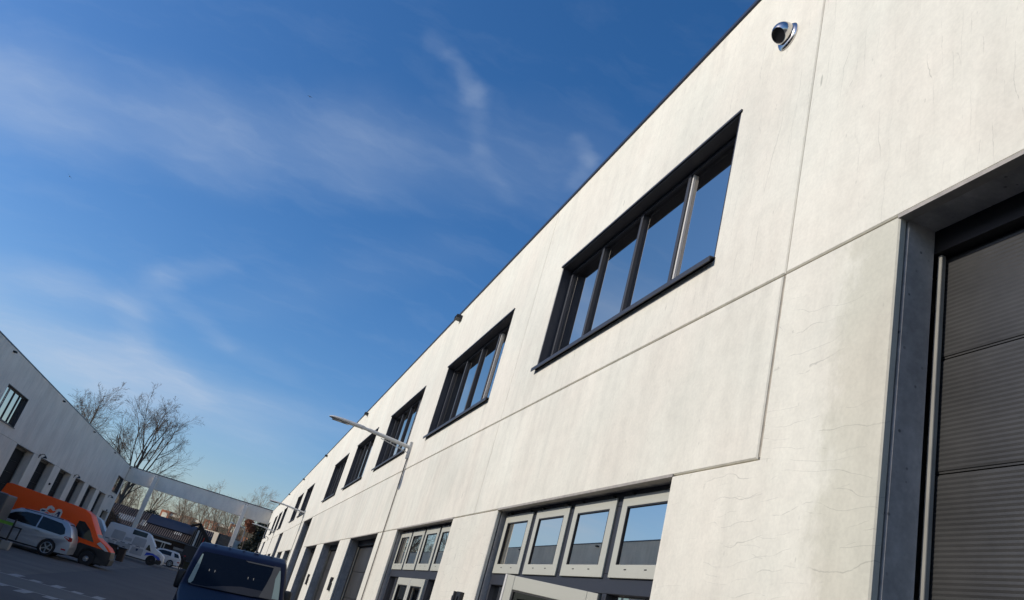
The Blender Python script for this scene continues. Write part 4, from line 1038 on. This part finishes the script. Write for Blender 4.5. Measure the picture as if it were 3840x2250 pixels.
# ------------------------------------------------------------------ trees
def bare_tree(loc, H, spread, seed, label, name='bare_tree', mt='bark', mw='twig', depth=5, trunk_r=.22, first=.22, lean=0, dense=1.0, cat='tree', group=None, up=.55):
    rnd = random.Random(seed); tk, br, tw = MB(), MB(), MB(); cnt = [0]
    base = Vector(loc)
    NB = (8, 6, 5, 5, 4, 3)
    def grow(p, d, L, r, lv):
        n = 5 if lv == 0 else 4 if lv < 3 else 3; pts = [p.copy()]; rad = [r]; q = p.copy(); dd = d.copy()
        for i in range(n):
            j = .05 if lv == 0 else .10 if lv < 3 else .16
            dd = (dd+Vector((rnd.gauss(0, j), rnd.gauss(0, j), rnd.gauss(0, j*.5)+up*(.22 if lv == 1 else .08)))).normalized()
            q = q+dd*L/n; pts.append(q.copy()); rad.append(max(r*(1-(i+1)/n*.6), .007))
        (tk if lv == 0 else br if lv < 3 else tw).tube(pts, rad, 8 if lv == 0 else 5 if lv < 2 else 3, False)
        if lv >= depth: return
        nb = max(2, int(round(NB[lv]*dense)))
        for i in range(nb):
            t = first+(1-first)*(i+rnd.random()*.8)/nb if lv == 0 else .15+.85*(i+rnd.random())/nb
            f = min(t, .999)*n; k = int(f); pp = pts[k].lerp(pts[k+1], f-k)
            ax = (pts[k+1]-pts[k]).normalized(); a = (i*2.4+rnd.random()*.9) if lv == 0 else rnd.random()*2*math.pi
            o = Matrix.Rotation(a, 3, ax) @ ax.orthogonal().normalized()
            ang = (R(13)+rnd.random()*R(20)) if lv == 0 else R(22)+rnd.random()*R(26)
            nd = (ax*math.cos(ang)+o*math.sin(ang)*spread).normalized()
            lf = (.86-.42*t if lv == 0 else .62-.25*t)*(.8+.4*rnd.random())
            grow(pp, nd, L*lf, max(min(rad[k]*.6, r*.45), .007), lv+1)
    grow(Vector(loc), Vector((lean, 0, 1)).normalized(), H*.60, trunk_r, 0)
    t = thing(name, label, cat, loc, group)
    tk.obj('trunk', mt, t, smooth=True, fix=False); o = br.obj('branches', mt, t, smooth=True, fix=False); 
    o = tw.obj('crown', mw, t, fix=False); o['kind'] = 'stuff'
    return t
bare_tree((-14.7, 112, 0), 21.0, 1.05, 9, 'large bare tree rising over the left end of the portal beam', trunk_r=.30, dense=1.0, first=.34)
bare_tree((-21.6, 113, 0), 19.5, 1.0, 11, 'bare tree behind the shaded building, left of the largest tree', trunk_r=.24, first=.32, dense=.95)
bare_tree((-18.6, 118, 0), 14.5, 1.1, 21, 'smaller bare tree between the two tall trees over the shaded roof', trunk_r=.18, dense=.95, first=.25)
tr = [(-17.5, 128, 12.5, 31, 'bushy bare tree in the left opening of the portal'), (-13.2, 130, 13.0, 32, 'bare tree beside the left portal post, seen below the beam'), (-11.0, 160, 10.5, 41, 'small bare tree in front of the left end of the flats'),
      (-8.0, 140, 12.5, 33, 'bare tree below the middle left of the portal beam'), (-5.0, 136, 13.5, 34, 'wide bare tree below the middle of the portal beam'), (-2.4, 142, 14, 35, 'bare tree below the right half of the beam'),
      (-.8, 134, 13, 36, 'bare tree just left of the right portal post'), (.8, 150, 16.0, 37, 'bare tree whose top shows over the right end of the beam'), (3.4, 148, 16.5, 38, 'bare tree over the far end of the sunlit roof'),
      (-15.5, 124, 9.5, 39, 'low bare tree over the left end of the shed roof'), (-6.6, 128, 8.5, 40, 'low bare tree behind the dark roof sheet')]
for x, y, h, sd, lab in tr:
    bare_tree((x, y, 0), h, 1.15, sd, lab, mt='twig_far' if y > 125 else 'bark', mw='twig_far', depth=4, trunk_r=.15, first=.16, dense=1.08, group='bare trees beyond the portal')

def leafy(name, label, cat, blobs, n, size, m, seed, root_loc):
    rnd = random.Random(seed); b = MB()
    for i in range(n):
        c, r = blobs[rnd.randrange(len(blobs))]; v_ = Vector((rnd.gauss(0, 1), rnd.gauss(0, 1), rnd.gauss(0, 1))).normalized()*(rnd.random()**.4)
        p = Vector((c[0]+v_.x*r[0], c[1]+v_.y*r[1], c[2]+v_.z*r[2]))
        if p.z < .05: continue
        a = Vector((rnd.gauss(0, 1), rnd.gauss(0, 1), rnd.gauss(0, 1))).normalized(); o = a.orthogonal().normalized()*size*(.6+.8*rnd.random()); q = a.cross(o)*.8
        b.quad(p-o, p+q, p+o, p-q)
    t = thing(name, label, cat, root_loc); o = b.obj('foliage', m, t, fix=False); o['kind'] = 'stuff'
    s_ = MB(); s_.tube([root_loc, (root_loc[0], root_loc[1], max(bb[0][2] for bb in blobs))], [.14, .05], 8); s_.obj('trunk', 'bark', t, fix=False)
    return t
leafy('evergreen_tree', 'dark evergreen hedge tree against the far end of the sunlit building', 'tree',
      [((2.3, 105, 2.2), (1.5, 1.5, 2.2)), ((2.6, 105, 4.2), (1.3, 1.4, 1.8)), ((3.4, 105, 5.6), (1.4, 1.4, 1.7)), ((1.6, 105, 3.4), (.9, 1.2, 1.6)), ((2.9, 106, 6.6), (1.2, 1.2, 1.0))], 9000, .13, 'leaf_dark', 5, (2.6, 105, 0))
leafy('copper_bush', 'copper leaved tree in front of the dark evergreen under the beam', 'tree', [((1.25, 104, 6.6), (.6, .7, .75)), ((1.0, 104, 6.9), (.5, .6, .5)), ((1.55, 104, 6.3), (.45, .5, .5))], 2200, .075, 'leaf_cop', 6, (1.3, 104, 0))
leafy('brown_hedge', 'brown scrub against the left end of the shed roof', 'bush', [((-13.6, 105.0, 2.6), (1.0, .6, 1.2)), ((-12.9, 105, 1.9), (.8, .6, 1.0)), ((-14.3, 105, 3.0), (.7, .6, 1.2))], 2600, .09, 'twig', 8, (-13.6, 105, 0))
leafy('olive_bush', 'olive green bush behind the shed roof right of the left post', 'bush', [((-10.6, 112.5, 4.6), (1.2, .8, .8)), ((-9.8, 112.5, 4.2), (1.0, .7, .7))], 2200, .1, 'leaf_dark', 9, (-10.3, 112.5, 0))

# ------------------------------------------------------------------ two birds
def gull(loc, span, heading, bank, label):
    t = thing('bird', label, 'bird', (0, 0, 0), 'birds in the sky', True)
    b = MB(); b.tube([(0, -.32*span, 0), (0, -.15*span, .01), (0, .1*span, 0), (0, .3*span, -.01)], [.005, .06*span, .055*span, .01], 8); b.obj('body', 'gull', t, smooth=True)
    for sg in (-1, 1):
        w = MB(); pts = [(0, .10, 0), (.24, .14, .07), (.52, -.02, .02), (.24, .0, .068), (0, -.06, 0)]
        vs = [(sg*x*span, y*span, z*span+.01) for x, y, z in pts]+[(sg*x*span, y*span, z*span) for x, y, z in pts]
        w.add(vs, [(0, 1, 3, 4), (1, 2, 3), (9, 8, 6, 5), (8, 7, 6), (0, 5, 6, 1), (1, 6, 7, 2), (2, 7, 8, 3), (3, 8, 9, 4)]); w.obj('wing', 'gull', t)
    t.location = loc; t.rotation_euler = (R(10), bank, heading)
gull((-19.2, 150, 93.6), 1.25, R(-10), R(8), 'dark bird gliding level high in the middle of the sky')
gull((-51.7, 150, 57.4), 1.25, R(15), R(32), 'dark bird banking low at the left side of the sky')
